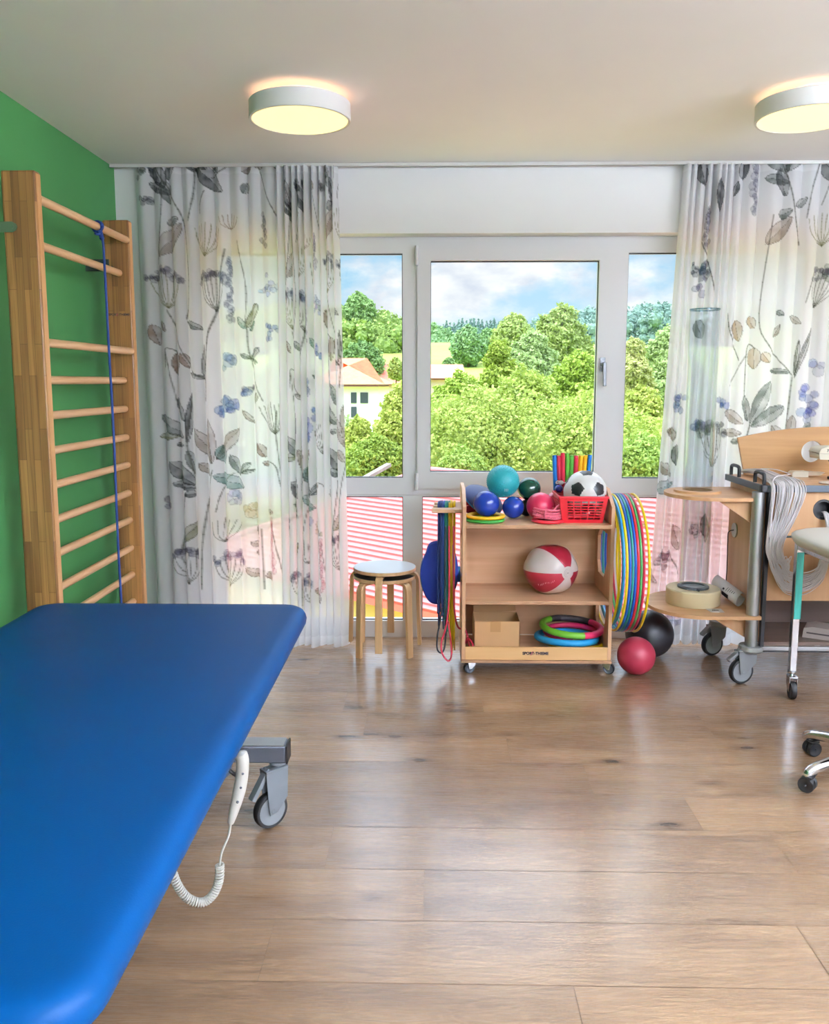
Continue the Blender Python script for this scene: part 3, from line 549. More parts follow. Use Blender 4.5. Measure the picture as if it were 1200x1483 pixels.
# ------------------------------------------------------------------ castors shared by the wheeled things
def castor(parent, x, y, z_top, r, w_, ang, fork_m, disc_m, tyre_m=None, trail=.03, brake=False, plate=True, twin=False, name='castor'):
    # ang: heading of the wheel (direction it rolls); trail offsets the axle from the stem
    d = V((math.cos(ang), math.sin(ang), 0)); s = V((-d.y, d.x, 0)); st = V((x, y, 0)); ax = st - d * trail + V((0, 0, r)); tyre_m = tyre_m or M_rubber
    f = MB(); f.cyl(st + V((0, 0, z_top)), st + V((0, 0, z_top - .012)), r * .5, n=20)
    top = V((0, 0, max(2 * r + .006, z_top - .026)))
    for sg in ((-1, 1) if not twin else (0,)):
        o = s * sg * (w_ / 2 + .005)
        pts = [st - d * trail * 1.2 - d * r * .30 + top, st + d * r * .42 + top, st + d * r * .36 + V((0, 0, 1.6 * r)), ax + d * r * .28 - V((0, 0, r * .12)), ax - d * r * .2 - V((0, 0, r * .2)), ax - d * r * .28 + V((0, 0, r * .3))]
        if not twin:
            vv = [p + o - s * .002 for p in pts] + [p + o + s * .002 for p in pts]; n = len(pts)
            f.add(vv, [tuple(range(n)), tuple(range(2 * n - 1, n - 1, -1))] + [(i, n + i, n + (i + 1) % n, (i + 1) % n) for i in range(n)])
    f.bar(st - d * (trail * 1.2 + r * .3) + top, st + d * r * .42 + top, w_ + .016, .008)
    f.cyl(st + top, st + V((0, 0, z_top)), r * .22, n=16)
    if twin: f.sphere(ax + V((0, 0, r * .5)), r * .72, 20, 10, sq=(1, 1, .8))
    f.cyl(ax - s * (w_ / 2 + .008), ax + s * (w_ / 2 + .008), r * .13, n=12)
    if brake: f.bar(st - d * (trail * 1.2) + top + V((0, 0, .006)), st - d * (trail + r * 1.15) + V((0, 0, 1.9 * r)), w_ * .9, .016)
    f = f.build(name, fork_m, parent, bevel=.0015)
    for sg in ((0,) if not twin else (-1, 1)):
        wm = MB(); c = ax + s * sg * w_ * .32; hw = w_ / 2 if not twin else w_ * .2
        wm.mi = 0; wm.lathe([(r * .80, -hw), (r * .95, -hw), (r, -hw * .6), (r, hw * .6), (r * .95, hw), (r * .80, hw)], c, 32, s)
        wm.mi = 1; wm.lathe([(0, -hw * .8), (r * .7, -hw * .8), (r * .8, -hw * 1.0), (r * .81, -hw)], c, 32, s); wm.lathe([(r * .81, hw), (r * .8, hw), (r * .7, hw * .8), (0, hw * .8)], c, 32, s)
        wm.build('wheel', [tyre_m, disc_m], f)
    return f

# ------------------------------------------------------------------ wall bars
def wall_bars():
    t = thing('wall_bars', 'pine wall bars with round rungs standing against the green wall', 'wall bars', (-1.62, 3.9, 0))
    x0, x1 = -1.69, -1.553; zt = 2.372
    for y0, y1, brand in ((3.392, 3.445, False), (4.415, 4.468, True)):
        p = MB().box(x0, x1, y0, y1, 0, zt).build('post', [M_glulam], t, bevel=.009, seg=3)
        fe = MB().box(x1 - .004, x1 + .0012, y0 + .008, y1 - .008, .01, zt - .01).build('lit_edge', wood('lit pine edge', (226, 172, 118), (200, 144, 92), 'z', 1.2) if 'lit pine edge' not in MATS else MATS['lit pine edge'], p)  # light on the room-side edge put in as a paler wood strip
        b = MB(); zz = 2.145 if brand else 2.155
        if brand:
            b.box(XL + .002, x0 + .03, y0 - .005, y0 - .0005, zz - .03, zz + .03); b.cyl((x0 + .045, y0 - .004, zz - .01), (x0 + .045, y0 + .004, zz - .01), .007, n=12)
        else:
            b.prism([(0, -.02), (.13, -.02), (.145, -.012), (.15, 0), (.145, .012), (.13, .02), (0, .02)], (XL + .002, y0 - .001, zz), (1, 0, 0), (0, 0, 1), .005); b.cyl((XL + .134, y0 - .012, zz), (XL + .134, y0, zz), .008, n=6)
        b.build('wall_bracket', mat('bracket green', (88, 112, 84), .5) if not brand else mat('bracket dark', (40, 50, 44), .5), t, bevel=.001)
    zs = [2.272, 2.106, 1.708, 1.557, 1.409, 1.26, 1.113, .963, .817, .666, .52, .372, .224]
    for i, z in enumerate(zs):
        xc = -1.569 if i in (0, 2) else -1.612
        m = MB(); n = 20; pts = [(xc, 3.44, z), (xc, 4.42, z)]; m.tube(spl(pts, 4), .018, 16); m.build('rung', M_ash, t)
    ink = mat('printed ink', (32, 26, 40), .6)
    lettering('SPORT-THIEME', .0165, ((x0 + x1) / 2 + .002, 4.4140, 1.895), (PI / 2, 0, 0), ink, t, .0003, .0005)
    MB().bar((-1.634, 4.4135, 1.89), (-1.628, 4.4135, 1.9005), .0012, .003, (0, 1, 0)).build('brand_swoosh', mat('pink ink', (214, 40, 110), .6), t)
wall_bars()
# blue rope knotted on the top rung
rb = MB(); rc = V((-1.569, 4.035, 2.272))
rb.tube([rc + V((.024 * math.cos(a), .012 * math.sin(a * .5), .024 * math.sin(a))) for a in np.linspace(0, 2 * PI, 20)], .0058, 8)
rb.tube([rc + V((.024 * math.cos(a), .014 + .006 * math.sin(a), .024 * math.sin(a))) for a in np.linspace(0, 2 * PI, 20)], .0058, 8)
for k in range(3): rb.sphere(rc + V((.018, .004 + .008 * k - .008, -.030 - .011 * k)), .0115, 14, 8)
rb.tube(spl([rc + V((.020, -.004, -.03)), rc + V((.014, -.02, -.04)), rc + V((.004, -.034, -.038))], 6), .0055, 8)
rb.tube(spl([rc + V((.020, .006, -.04)), rc + V((.024, .012, -.12)), rc + V((.026, .014, -.5)), rc + V((.030, .016, -1.0)), rc + V((.026, .018, -1.5)), rc + V((.030, .016, -1.85)), rc + V((.02, .02, -2.05))], 10), .0060, 8)
tag(rb.build('rope', mat('navy rope', (22, 58, 128), .7, bump=.8, bscale=400)), 'long blue rope knotted on the top rung and hanging down the wall bars', 'rope')

# ------------------------------------------------------------------ blue treatment couch
def couch():
    zt = .700; x0, x1, y0, y1 = -1.535, -.472, 1.03, 3.195; th = .075
    t = thing('treatment_couch', 'wide blue padded treatment couch on castors in the left foreground', 'treatment table', ((x0 + x1) / 2, 2.1, 0))
    vin = mat('blue vinyl', (0, 62, 116), .44, spec=.12, bump=.12, bscale=260, var=.03, vscale=3)
    # rounded slab: superellipse edge swept round a rounded rectangle
    R = .10; prof = [(0.030, -th), (.012, -th + .004), (.003, -th + .016), (0, -th + .034), (.004, -.026), (.013, -.012), (.028, -.004), (.050, -.0008), (.085, 0)]
    def outline(ins, n=10):
        pts = []; r = max(R - ins, .004)
        for cx, cy, a in ((x1 - R, y1 - R, 0), (x0 + R, y1 - R, PI / 2), (x0 + R, y0 + R, PI), (x1 - R, y0 + R, 1.5 * PI)):
            for i in range(n): q = a + PI / 2 * i / (n - 1); pts.append((cx + r * math.cos(q), cy + r * math.sin(q)))
        return pts
    m = MB(); vs = []; k = 40
    for ins, z in prof: vs += [(px, py, zt + z) for px, py in outline(min(ins, R - .004))]
    fs = [(i * k + j, i * k + (j + 1) % k, (i + 1) * k + (j + 1) % k, (i + 1) * k + j) for i in range(len(prof) - 1) for j in range(k)]
    fs += [tuple(range(k - 1, -1, -1)), tuple(range((len(prof) - 1) * k, len(prof) * k))]
    m.add(vs, fs); m.build('padded_top', vin, t, smooth=50)
    fr = mat('couch frame paint', (92, 96, 106), .4, metal=.3)
    b = MB(); b.box(x0 + .10, x1 - .10, y0 + .12, y1 - .12, zt - th - .035, zt - th - .001); b.build('top_frame', fr, t, bevel=.004)
    for yy in (1.30, 2.80):
        b = MB(); b.box(x0 + .06, -.502, yy - .035, yy + .035, .237, .300); c = b.build('cross_beam', fr, t, bevel=.006)
        MB().box(-.502, -.496, yy - .036, yy + .036, .236, .301).build('end_cap', M_black, c); MB().box(x0 + .054, x0 + .06, yy - .036, yy + .036, .236, .301).build('end_cap', M_black, c)
        s_ = MB(); s_.box(x0 + .07, -.51, yy - .034, yy + .034, .300, .3025); s_.build('top_trim', M_alu, c)
    b = MB(); b.box(-1.05, -.95, 1.30, 2.80, .245, .295); b.build('long_beam', fr, t, bevel=.005)
    for xx in (-1.28, -.74):
        b = MB(); b.bar((xx, 1.40, .26), (xx, 2.62, zt - th - .04), .035, .05); b.bar((xx + .05, 2.7, .26), (xx + .05, 1.46, zt - th - .04), .035, .05); b.build('lifting_arm', fr, t, bevel=.003)
    for xx, yy, ang, br in ((-.535, 2.80, .75, True), (x0 + .1, 2.80, 1.1, False), (-.535, 1.30, .9, False), (x0 + .1, 1.30, .4, False)):
        castor(t, xx, yy, .237, .064, .030, ang, mat('castor grey', (118, 124, 130), .42), mat('castor disc', (134, 139, 143), .45), trail=.036, brake=br)
    return t
couch()
def handset():
    pl = mat('handset plastic', (222, 220, 212), .4)
    p = [at(346, 1088, 2.06), at(351, 1100, 2.06), at(350, 1125, 2.06), at(344, 1155, 2.05), at(337, 1180, 2.04), at(334, 1192, 2.04)]
    t = thing('hand_control', 'cream hand control with coiled cord hanging from the right edge of the blue couch', 'remote control', (p[-1].x, p[-1].y, p[-1].z))
    m = MB(); m.tube(spl(p, 6), .012, 16, radii=[.004 + .0125 * min(1, i / 3) * (1 - .72 * max(0, (i - 16) / 14)) for i in range(len(spl(p, 6)))]); m.build('handset', pl, t)
    hk = MB(); hk.tube(spl([p[0] + V((0, .01, .002)), p[0] + V((-.03, .015, .018)), p[0] + V((-.055, .015, .004)), p[0] + V((-.06, .015, -.03))], 6), .006, 8); hk.tube(spl([p[0] + V((-.055, .012, .0)), p[0] + V((-.035, .012, -.05)), p[1] + V((-.02, .012, -.05))], 6), .005, 8); hk.build('hook', M_black, t)
    for k in (1.7, 2.4, 3.1):
        q = spl(p, 10)[int(k * 10)]; MB().sphere(q + V((.004, -.0135, 0)), .004, 10, 6).build('button', M_dgrey, t)
    c = MB(); pts = spl([p[-1], at(331, 1210, 2.04), at(321, 1235, 2.03), at(318, 1254, 2.03)], 8); c.tube(pts, .0030, 8); c.build('cord', pl, t)
    path = spl([at(318, 1252, 2.03), at(317, 1275, 2.03), at(308, 1296, 2.02), at(292, 1307, 2.01), at(272, 1301, 2.0), at(258, 1284, 1.99), at(249, 1262, 1.98), at(244, 1244, 1.98)], 24); hl = []
    turns = 42; u, w_, tt = basis(path[1] - path[0])
    for i, q in enumerate(path):
        tt = (path[min(i + 1, len(path) - 1)] - path[max(0, i - 1)]).normalized(); u = (u - tt * u.dot(tt)).normalized(); w_ = tt.cross(u)
    u, w_, _ = basis(path[1] - path[0]); N_ = turns * 10
    for k in range(N_ + 1):
        f = k / N_ * (len(path) - 1); i = min(int(f), len(path) - 2); q = path[i].lerp(path[i + 1], f - i); tt = (path[i + 1] - path[i]).normalized()
        u = (u - tt * u.dot(tt)).normalized(); w_ = tt.cross(u); a = 2 * PI * turns * k / N_; hl.append(q + (u * math.cos(a) + w_ * math.sin(a)) * .0100)
    c = MB(); c.tube(hl, .0026, 6); c.build('coiled_cord', pl, t)
handset()

# ------------------------------------------------------------------ stacked birch stools
def stool(zt, rot, label, top_m):
    cx, cy = -.268, 4.745; t = thing('round_stool', label, 'stool', (cx, cy, 0 if zt < .47 else .045))
    z0 = 0 if zt < .47 else .045
    MB().lathe([(0, zt - .019), (.178, zt - .019), (.180, zt - .017), (.180, zt - .0022), (.178, zt), (0, zt)], (cx, cy, 0), 64).build('seat', [M_bent], t)
    MB().lathe([(0, zt), (.1775, zt), (.1775, zt + .0012), (0, zt + .0012)], (cx, cy, 0), 64).build('seat_laminate', top_m, t)
    for k in range(4):
        a = rot + k * PI / 2; d = V((math.cos(a), math.sin(a), 0)); s = V((-d.y, d.x, 0)); c = V((cx, cy, 0))
        q = [(.085, zt - .029), (.13, zt - .029), (.158, zt - .031), (.178, zt - .040), (.189, zt - .058), (.193, zt - .082), (.196, zt - .2), (.203, z0)]
        q = [(p.x, p.y) for p in spl([(a_, b_, 0) for a_, b_ in q], 4)]; vs = []; fs = []; hw, ht = .020, .0095
        for i, (r, z) in enumerate(q):
            a1, b1 = q[min(i + 1, len(q) - 1)]; a0, b0 = q[max(i - 1, 0)]; tl = math.hypot(a1 - a0, b1 - b0); nx, nz = -(b1 - b0) / tl, (a1 - a0) / tl
            for sx, sn in ((-1, -1), (1, -1), (1, 1), (-1, 1)): vs.append(c + d * (r + nx * ht * sn) + V((0, 0, max(z + nz * ht * sn, z0))) + s * hw * sx)
        n = len(q)
        for i in range(n - 1): fs += [(4 * i + j, 4 * i + (j + 1) % 4, 4 * i + 4 + (j + 1) % 4, 4 * i + 4 + j) for j in range(4)]
        fs += [(3, 2, 1, 0), tuple(range(4 * n - 4, 4 * n))]
        MB().add(vs, fs).build('leg', M_bent, t, bevel=.002)
M_lam = mat('white laminate', (214, 216, 222), .22)
stool(.452, PI / 4 + .03, 'lower birch stool of the stack, standing on the floor under the other', mat('dark laminate', (40, 40, 46), .4))
stool(.497, PI / 2 - .12, 'upper birch stool with white round seat, stacked on the other stool', M_lam)

# ------------------------------------------------------------------ gymnastics trolley
TX0, TX1, TY0, TY1 = .163, .951, 4.33, 4.745
def trolley():
    t = thing('equipment_trolley', 'birch plywood equipment trolley on castors with balls on its top shelf', 'shelf trolley', ((TX0 + TX1) / 2, (TY0 + TY1) / 2, 0))
    zb = .085; th = .018; dp = TY1 - TY0
    side = [(0, zb), (dp, zb), (dp, .985), (dp * .36, .985), (0, .905)]
    hole1 = [(.08, .60), (.16, .50), (.30, .50), (.34, .56), (.34, .70), (.28, .75), (.08, .75)]; hole2 = [(.08, .30), (.13, .18), (.30, .18), (.34, .24), (.34, .33), (.30, .36), (.08, .36)]
    for x in (TX0, TX1 - th):
        p = MB(); p.prism(side, (x, TY0, 0), (0, 1, 0), (0, 0, 1), th, holes=[hole1, hole2]); p = p.build('side_panel', M_birch, t, bevel=.002)
    for i, (z, y0) in enumerate(((.812, TY0 - .004), (.405, TY0 + .004), (.10, TY0 + .02))):
        b = MB().box(TX0 + th, TX1 - th, y0, TY1 - .012, z - .02, z).build('shelf', M_birchx, t, bevel=.002)
        if i < 2: MB().box(TX0 + th + .001, TX1 - th - .001, y0 - .0012, y0 + .001, z - .0185, z - .0015).build('front_edge', M_ply, b)
    MB().box(TX0 + th, TX1 - th, TY1 - .012, TY1 - .002, zb + .02, .80).build('back_panel', M_birchx, t, bevel=.001)
    f = MB().box(TX0 + th, TX1 - th, TY0, TY0 + .016, zb, .155).build('front_board', wood('pale front board', (232, 188, 134), (216, 168, 114), 'x', .5), t, bevel=.002)
    MB().box(TX0 - .004, TX1 + .004, TY0 - .006, TY1, zb - .016, zb - .001).build('base_board', M_ply, t, bevel=.002)
    ink = mat('printed ink', (32, 26, 40), .6)
    lettering('SPORT-THIEME', .0205, (.553, TY0 - .0008, .122), (PI / 2, 0, 0), ink, t, .0004, .0009)
    MB().bar((.527, TY0 - .0012, .1125), (.538, TY0 - .0012, .1335), .002, .0045, (0, 1, 0)).build('brand_swoosh', mat('pink ink', (214, 40, 110), .6), t)
    for x, y, a in ((.225, TY0 + .045, .35), (.93, TY0 + .045, 2.75), (.225, TY1 - .06, .9), (.93, TY1 - .06, 1.9)):
        castor(t, x, y, zb - .016, .030, .022, a, M_chrome, M_dgrey, trail=.022)
    # slotted rope rack on the left side
    r = MB(); z = .862
    r.box(TX0 - .045, TX0, TY0 + .07, TY0 + .37, z, z + .02)
    for y in (TY0 + .075, TY0 + .185, TY0 + .295): r.box(TX0 - .165 + .02 * (y - TY0) * 3, TX0 - .04, y, y + .062, z, z + .02)
    r.build('rope_rack', M_birchx, t, bevel=.003)
    for y in (TY0 - .01 + .06, TY1 - .035):       # pegs carrying the hoops
        MB().cyl((TX1 - .005, y, .80), (TX1 + .165, y, .805), .011, n=16).build('peg', M_ash, t)
    return t
trolley()

# things on the trolley's top shelf
def ball(name, px, py, y, r, m, label, cat='ball', z=None, group=None, fn=None, axis=(0, 0, 1), sq=(1, 1, 1)):
    c = at(px, py, y);  c.z = c.z if z is None else z
    b = MB().sphere(c, r, 48, 28, axis, fn, sq); return tag(b.build(name, m), label, cat, group)
gl = lambda n, rgb, r=.22: mat(n, rgb, r, spec=.55)
M_blu = gl('blue ball', (16, 52, 150)); M_blk = gl('black ball', (18, 18, 24), .3); M_pnk = gl('raspberry ball', (206, 44, 84), .3)
def ring_disc(name, c, R, r, mats, label, cat, nrm=(0, 0, 1), flat=1.0, fn=None):
    return tag(MB().torus(c, nrm, R, r, 72, 14, fn, flat).build(name, mats), label, cat)
c = at(702, 752, 4.45); zs = .812
ring_disc('throwing_ring', (c.x, 4.45, zs + .0095), .090, .0165, mat('green rubber', (56, 150, 60), .45), 'green rubber ring lying flat on the top shelf under the yellow ring', 'ring', flat=.58)
ring_disc('throwing_ring', (c.x + .002, 4.45, zs + .0285), .090, .0165, mat('yellow rubber', (240, 186, 12), .45), 'yellow rubber ring under the front blue ball on the top shelf', 'ring', flat=.58)
ball('exercise_ball', 704, 731, 4.45, .0695, M_blu, 'small shiny blue ball sitting on the yellow ring', z=.9065)
ball('exercise_ball', 743, 734, 4.55, .060, M_blu, 'small shiny blue ball below the turquoise ball on the top shelf', z=.872)
ball('exercise_ball', 782, 733, 4.50, .074, M_pnk, 'shiny raspberry ball behind the pink rope coil on the top shelf', z=.886)
ball('exercise_ball', 805, 732, 4.66, .066, M_pnk, 'raspberry ball half hidden between the other raspberry ball and the red basket', z=.878)
ball('exercise_ball', 762, 738, 4.63, .046, M_blk, 'small black ball at the back of the top shelf under the green ball', z=.858)
ball('exercise_ball', 766, 706, 4.64, .064, gl('dark green ball', (12, 58, 44), .12), 'very dark glossy green ball behind the raspberry balls on the trolley', z=.962)
def dimpled():
    cc = at(728, 697, 4.60); r = .089; m = MB(); m.sphere(cc, r, 40, 24)
    g = gl('turquoise ball', (40, 164, 174), .42); t = tag(m.build('spiky_ball', g), 'turquoise knobbly ball, highest of the balls on the trolley', 'ball')
    k = MB(); n = 520; ga = PI * (3 - 5 ** .5)
    for i in range(n):
        z = 1 - 2 * (i + .5) / n; q = (1 - z * z) ** .5; d = V((q * math.cos(ga * i), q * math.sin(ga * i), z)); k.cyl(cc + d * (r - .001), cc + d * (r + .0022), .0026, .0014, 6)
    o = k.build('nubs', g, t); o['kind'] = 'stuff'
    pm = MB(); d = V((.16, -.86, -.42)).normalized(); u, w_, _ = basis(d)
    for i in range(4): pm.box(0, 0, 0, 0, 0, 0) if False else pm.bar(cc + d * (r + .002) + u * (-.012 + .006 * i) - w_ * .008, cc + d * (r + .002) + u * (-.012 + .006 * i) + w_ * (.010 - .002 * (i % 2)), .003, .0008, d)
    pm.build('printed_mark', mat('pale print', (190, 224, 224), .5), t)
dimpled()
def lens_cushion():
    cc = at(700, 723, 4.62); n = V((.40, -.47, .78)).normalized(); R = .118; m = MB()
    m.mi = 0; m.lathe([(0, .020), (.05, .018), (.085, .012), (R - .006, .005), (R, .0)], cc, 56, n); m.mi = 1; m.lathe([(R, 0), (R + .001, -.006), (R - .006, -.014), (.08, -.026), (0, -.032)], cc, 56, n)
    tag(m.build('balance_cushion', [mat('shaded navy cushion', (18, 42, 98), .5), mat('light blue cushion', (58, 150, 206), .5)]), 'dark blue lens-shaped cushion leaning behind the small blue balls', 'balance cushion')  # shade on the room-facing side is put into the darker navy
lens_cushion()
for px, py, y, col, lab in ((681, 727, 4.62, (196, 40, 66), 'small red foam roll at the left end of the top shelf, upper of the two'), (682, 738, 4.60, (188, 36, 60), 'small red foam roll at the left end of the top shelf, lower of the two'), (683, 749, 4.60, (22, 40, 104), 'small navy foam roll under the two red rolls at the left end')):
    cc = at(px, py, y); m = MB(); m.tube(spl([cc + V((-.03, 0, .002)), cc, cc + V((.05, .0, -.006))], 5), .02, 16, radii=[.016 + .006 * math.sin(PI * i / 10) for i in range(11)])
    tag(m.build('foam_roll', mat('roll %d %d' % (col[0], py), col, .6)), lab, 'roll')
def rope_coil():
    cc = at(793, 750, 4.42); rr = random.Random(4); m = MB(); zs_ = .812 + .02
    mm = mat('pink flecked rope', (226, 104, 124), .75, var=.45, vscale=260)
    for k in range(9):
        z = zs_ + .006 + .0055 * k; A, B = .078 + rr.uniform(-.010, .006), .034 + rr.uniform(-.006, .008); ox, oy, ph = rr.uniform(-.006, .006), rr.uniform(-.01, .01), rr.uniform(0, 6)
        pts = [V((cc.x + ox + A * math.cos(a) * (1 + .05 * math.sin(3 * a + ph)), 4.425 + oy + B * math.sin(a), z + .005 * math.sin(2 * a + ph))) for a in np.linspace(0, 2 * PI, 40, endpoint=False)]; m.tube(pts, .0048, 7, closed=True)
    m.tube(spl([(cc.x + .03, 4.40, zs_ + .05), (cc.x + .055, 4.40, zs_ + .075), (cc.x + .08, 4.42, zs_ + .068), (cc.x + .092, 4.43, zs_ + .035), (cc.x + .096, 4.42, zs_ + .008)], 8), .0048, 8)
    m.tube(spl([(cc.x - .02, 4.385, zs_ + .004), (cc.x - .022, 4.38, zs_ + .03), (cc.x - .01, 4.40, zs_ + .058)], 8), .0048, 8)
    tag(m.build('rope_coil', mm), 'pink rope wound into a flat bundle at the front of the top shelf', 'rope')
    ring_disc('throwing_ring', (cc.x, 4.425, .812 + .0095), .070, .0165, mat('red rubber', (216, 36, 52), .45), 'red rubber ring lying flat under the pink rope bundle', 'ring', flat=.58)
rope_coil()
def basket():
    zb, zt = .8125, .952; cx, cy = .796, 4.50
    t = thing('plastic_basket', 'red slotted plastic basket at the right end of the top shelf, holding the football', 'basket', (cx, cy, zb))
    def corner(sx, sy, z):
        f = (z - zb) / (zt - zb); return V((cx + sx * (.104 + .022 * f), cy + sy * (.098 + .024 * f), z))
    m = MB(); hz = zt - zb
    def strip(a, b, z0, z1):  # horizontal band on one wall
        q = [a(z0), b(z0), b(z1), a(z1)]; n = (q[1] - q[0]).cross(q[2] - q[0]).normalized() * .0022; m.add(q + [p + n for p in q], [(0, 1, 2, 3), (7, 6, 5, 4), (0, 4, 5, 1), (1, 5, 6, 2), (2, 6, 7, 3), (3, 7, 4, 0)])
    for s1, s2 in (((-1, -1), (1, -1)), ((1, -1), (1, 1)), ((1, 1), (-1, 1)), ((-1, 1), (-1, -1))):
        P = lambda u: (lambda z: corner(*s1, z).lerp(corner(*s2, z), u))
        nb = 7; za, zc = zb + .018, zt - .022
        strip(P(0), P(1), zb, za); strip(P(0), P(1), zc, zt)
        for u0, u1 in ((0, .15), (.275, .30), (.435, .46), (.60, .625), (.76, .78), (.92, 1)): strip(P(u0), P(u1), za, zc)
        for k in range(1, nb): z = za + (zc - za) * k / nb; strip(P(0.1), P(.95), z - .0028, z + .0028)
    m.box(cx - .103, cx + .103, cy - .097, cy + .097, zb, zb + .003); m.build('body', M_red, t)
    r = MB(); lo = [corner(*s, zt) + V((s[0] * .006, s[1] * .006, 0)) for s in ((-1, -1), (1, -1), (1, 1), (-1, 1))]; li = [corner(*s, zt) - V((s[0] * .004, s[1] * .004, 0)) for s in ((-1, -1), (1, -1), (1, 1), (-1, 1))]
    vs = [p + V((0, 0, -.008)) for p in lo] + [p + V((0, 0, .004)) for p in lo] + [p + V((0, 0, .004)) for p in li] + [p + V((0, 0, -.008)) for p in li]; fs = []
    for a in range(4): fs += [(4 * a + j, 4 * a + (j + 1) % 4, 4 * ((a + 1) % 4) + (j + 1) % 4, 4 * ((a + 1) % 4) + j) for j in range(4)]
    r.add(vs, fs); r.build('rim', M_red, t, bevel=.002)
basket()
def football():
    cc = at(847, 706, 4.50); r = .114; cc.z = .965
    # twelve pentagon directions with the triangle of three facing the viewer
    ph = (1 + 5 ** .5) / 2; ic = [V(p).normalized() for a in (-1, 1) for b in (-ph, ph) for p in ((0, a, b), (a, b, 0), (b, 0, a))]
    A = V((-1, ph, 0)).normalized(); B = V((1, ph, 0)).normalized(); T = V((0, 1, ph)).normalized()      # B-A horizontal, T above
    fx = (B - A).normalized(); fy = ((A + B) / 2).normalized(); fz = fx.cross(fy); fz = fz if fz.dot(T) > 0 else -fz
    el = math.radians(16); gy = V((0, -math.cos(el), math.sin(el))); gx = V((1, 0, 0)); gz = V((0, math.sin(el), math.cos(el)))
    R = lambda v: gx * v.dot(fx) + gy * v.dot(fy) + gz * v.dot(fz)
    pent = [R(v) for v in ic]; hexa = []
    for i in range(12):
        for j in range(i):
            for k in range(j):
                if ic[i].angle(ic[j]) < 1.2 and ic[j].angle(ic[k]) < 1.2 and ic[i].angle(ic[k]) < 1.2: hexa.append(R((ic[i] + ic[j] + ic[k]).normalized()))
    def fn(d, t, p):
        a = max(d.dot(v) for v in pent) / 2.3274; b = max(d.dot(v) for v in hexa) / 2.2673
        return 1 if a > b else 0
    o = MB().sphere(cc, r, 150, 90, (.3, .2, 1), fn).build('football', [mat('football white', (232, 232, 232), .35), mat('football black', (20, 20, 24), .4)]); tag(o, 'black and white football sitting in the red basket', 'football')
football()
def foam_tubes():
    cols = [((14, 110, 190), 'blue', 'leftmost of the bundle'), ((190, 34, 60), 'red', 'second from the left in the bundle'), ((206, 30, 62), 'red', 'tallest, third from the left in the bundle'), ((84, 160, 44), 'green', 'left one of the two green tubes in the bundle'), ((70, 148, 44), 'green', 'right one of the two green tubes in the bundle'), ((212, 30, 64), 'red', 'between the green and the yellow tubes'), ((246, 180, 14), 'yellow', 'left one of the two yellow tubes'), ((246, 176, 10), 'yellow', 'right one of the two yellow tubes'), ((14, 112, 196), 'blue', 'rightmost of the bundle')]
    xt = [802.5, 808.5, 814.5, 821, 827.6, 834.2, 841, 847.6, 854]; yt = [659.5, 660, 656, 656.5, 660, 660, 660, 659.5, 659]
    for k, (c, nm, where) in enumerate(cols):
        a = at(xt[k], yt[k], 4.695); bx = at(806 + 5.1 * k, 700, 4.695).x; b = V((bx, 4.695 + .006 * (k % 2), .813)); m = MB(); d = (a - b).normalized()
        m.lathe([(.004, 0), (.0118, 0), (.0118, (a - b).length), (.004, (a - b).length), (.004, 0)], b, 20, d)
        tag(m.build('foam_tube', mat('foam %s %d' % (nm, c[0]), c, .7), smooth=40), '%s foam tube behind the football, %s' % (nm, where), 'foam tube', 'bundled foam tubes')
    q = at(812, 699, 4.675); m = MB(); m.sphere(q, .013, 14, 8, sq=(1.2, .5, 1)); m.tube(spl([q, q + V((-.02, -.003, .010)), q + V((-.026, 0, -.004)), q], 6), .004, 6); m.bar(q + V((-.02, .002, -.003)), q + V((.03, .002, .0)), .004, .012, (0, 1, 0))
    tag(m.build('ribbon', mat('white ribbon', (226, 222, 220), .6)), 'white ribbon tied round the foam tubes', 'ribbon')
foam_tubes()
ball('exercise_ball', 809, 715, 4.62, .022, mat('small star ball', (44, 48, 140), .3, var=.5, vscale=90), 'tiny dark blue patterned ball squeezed behind the left rim of the red basket', z=.966)

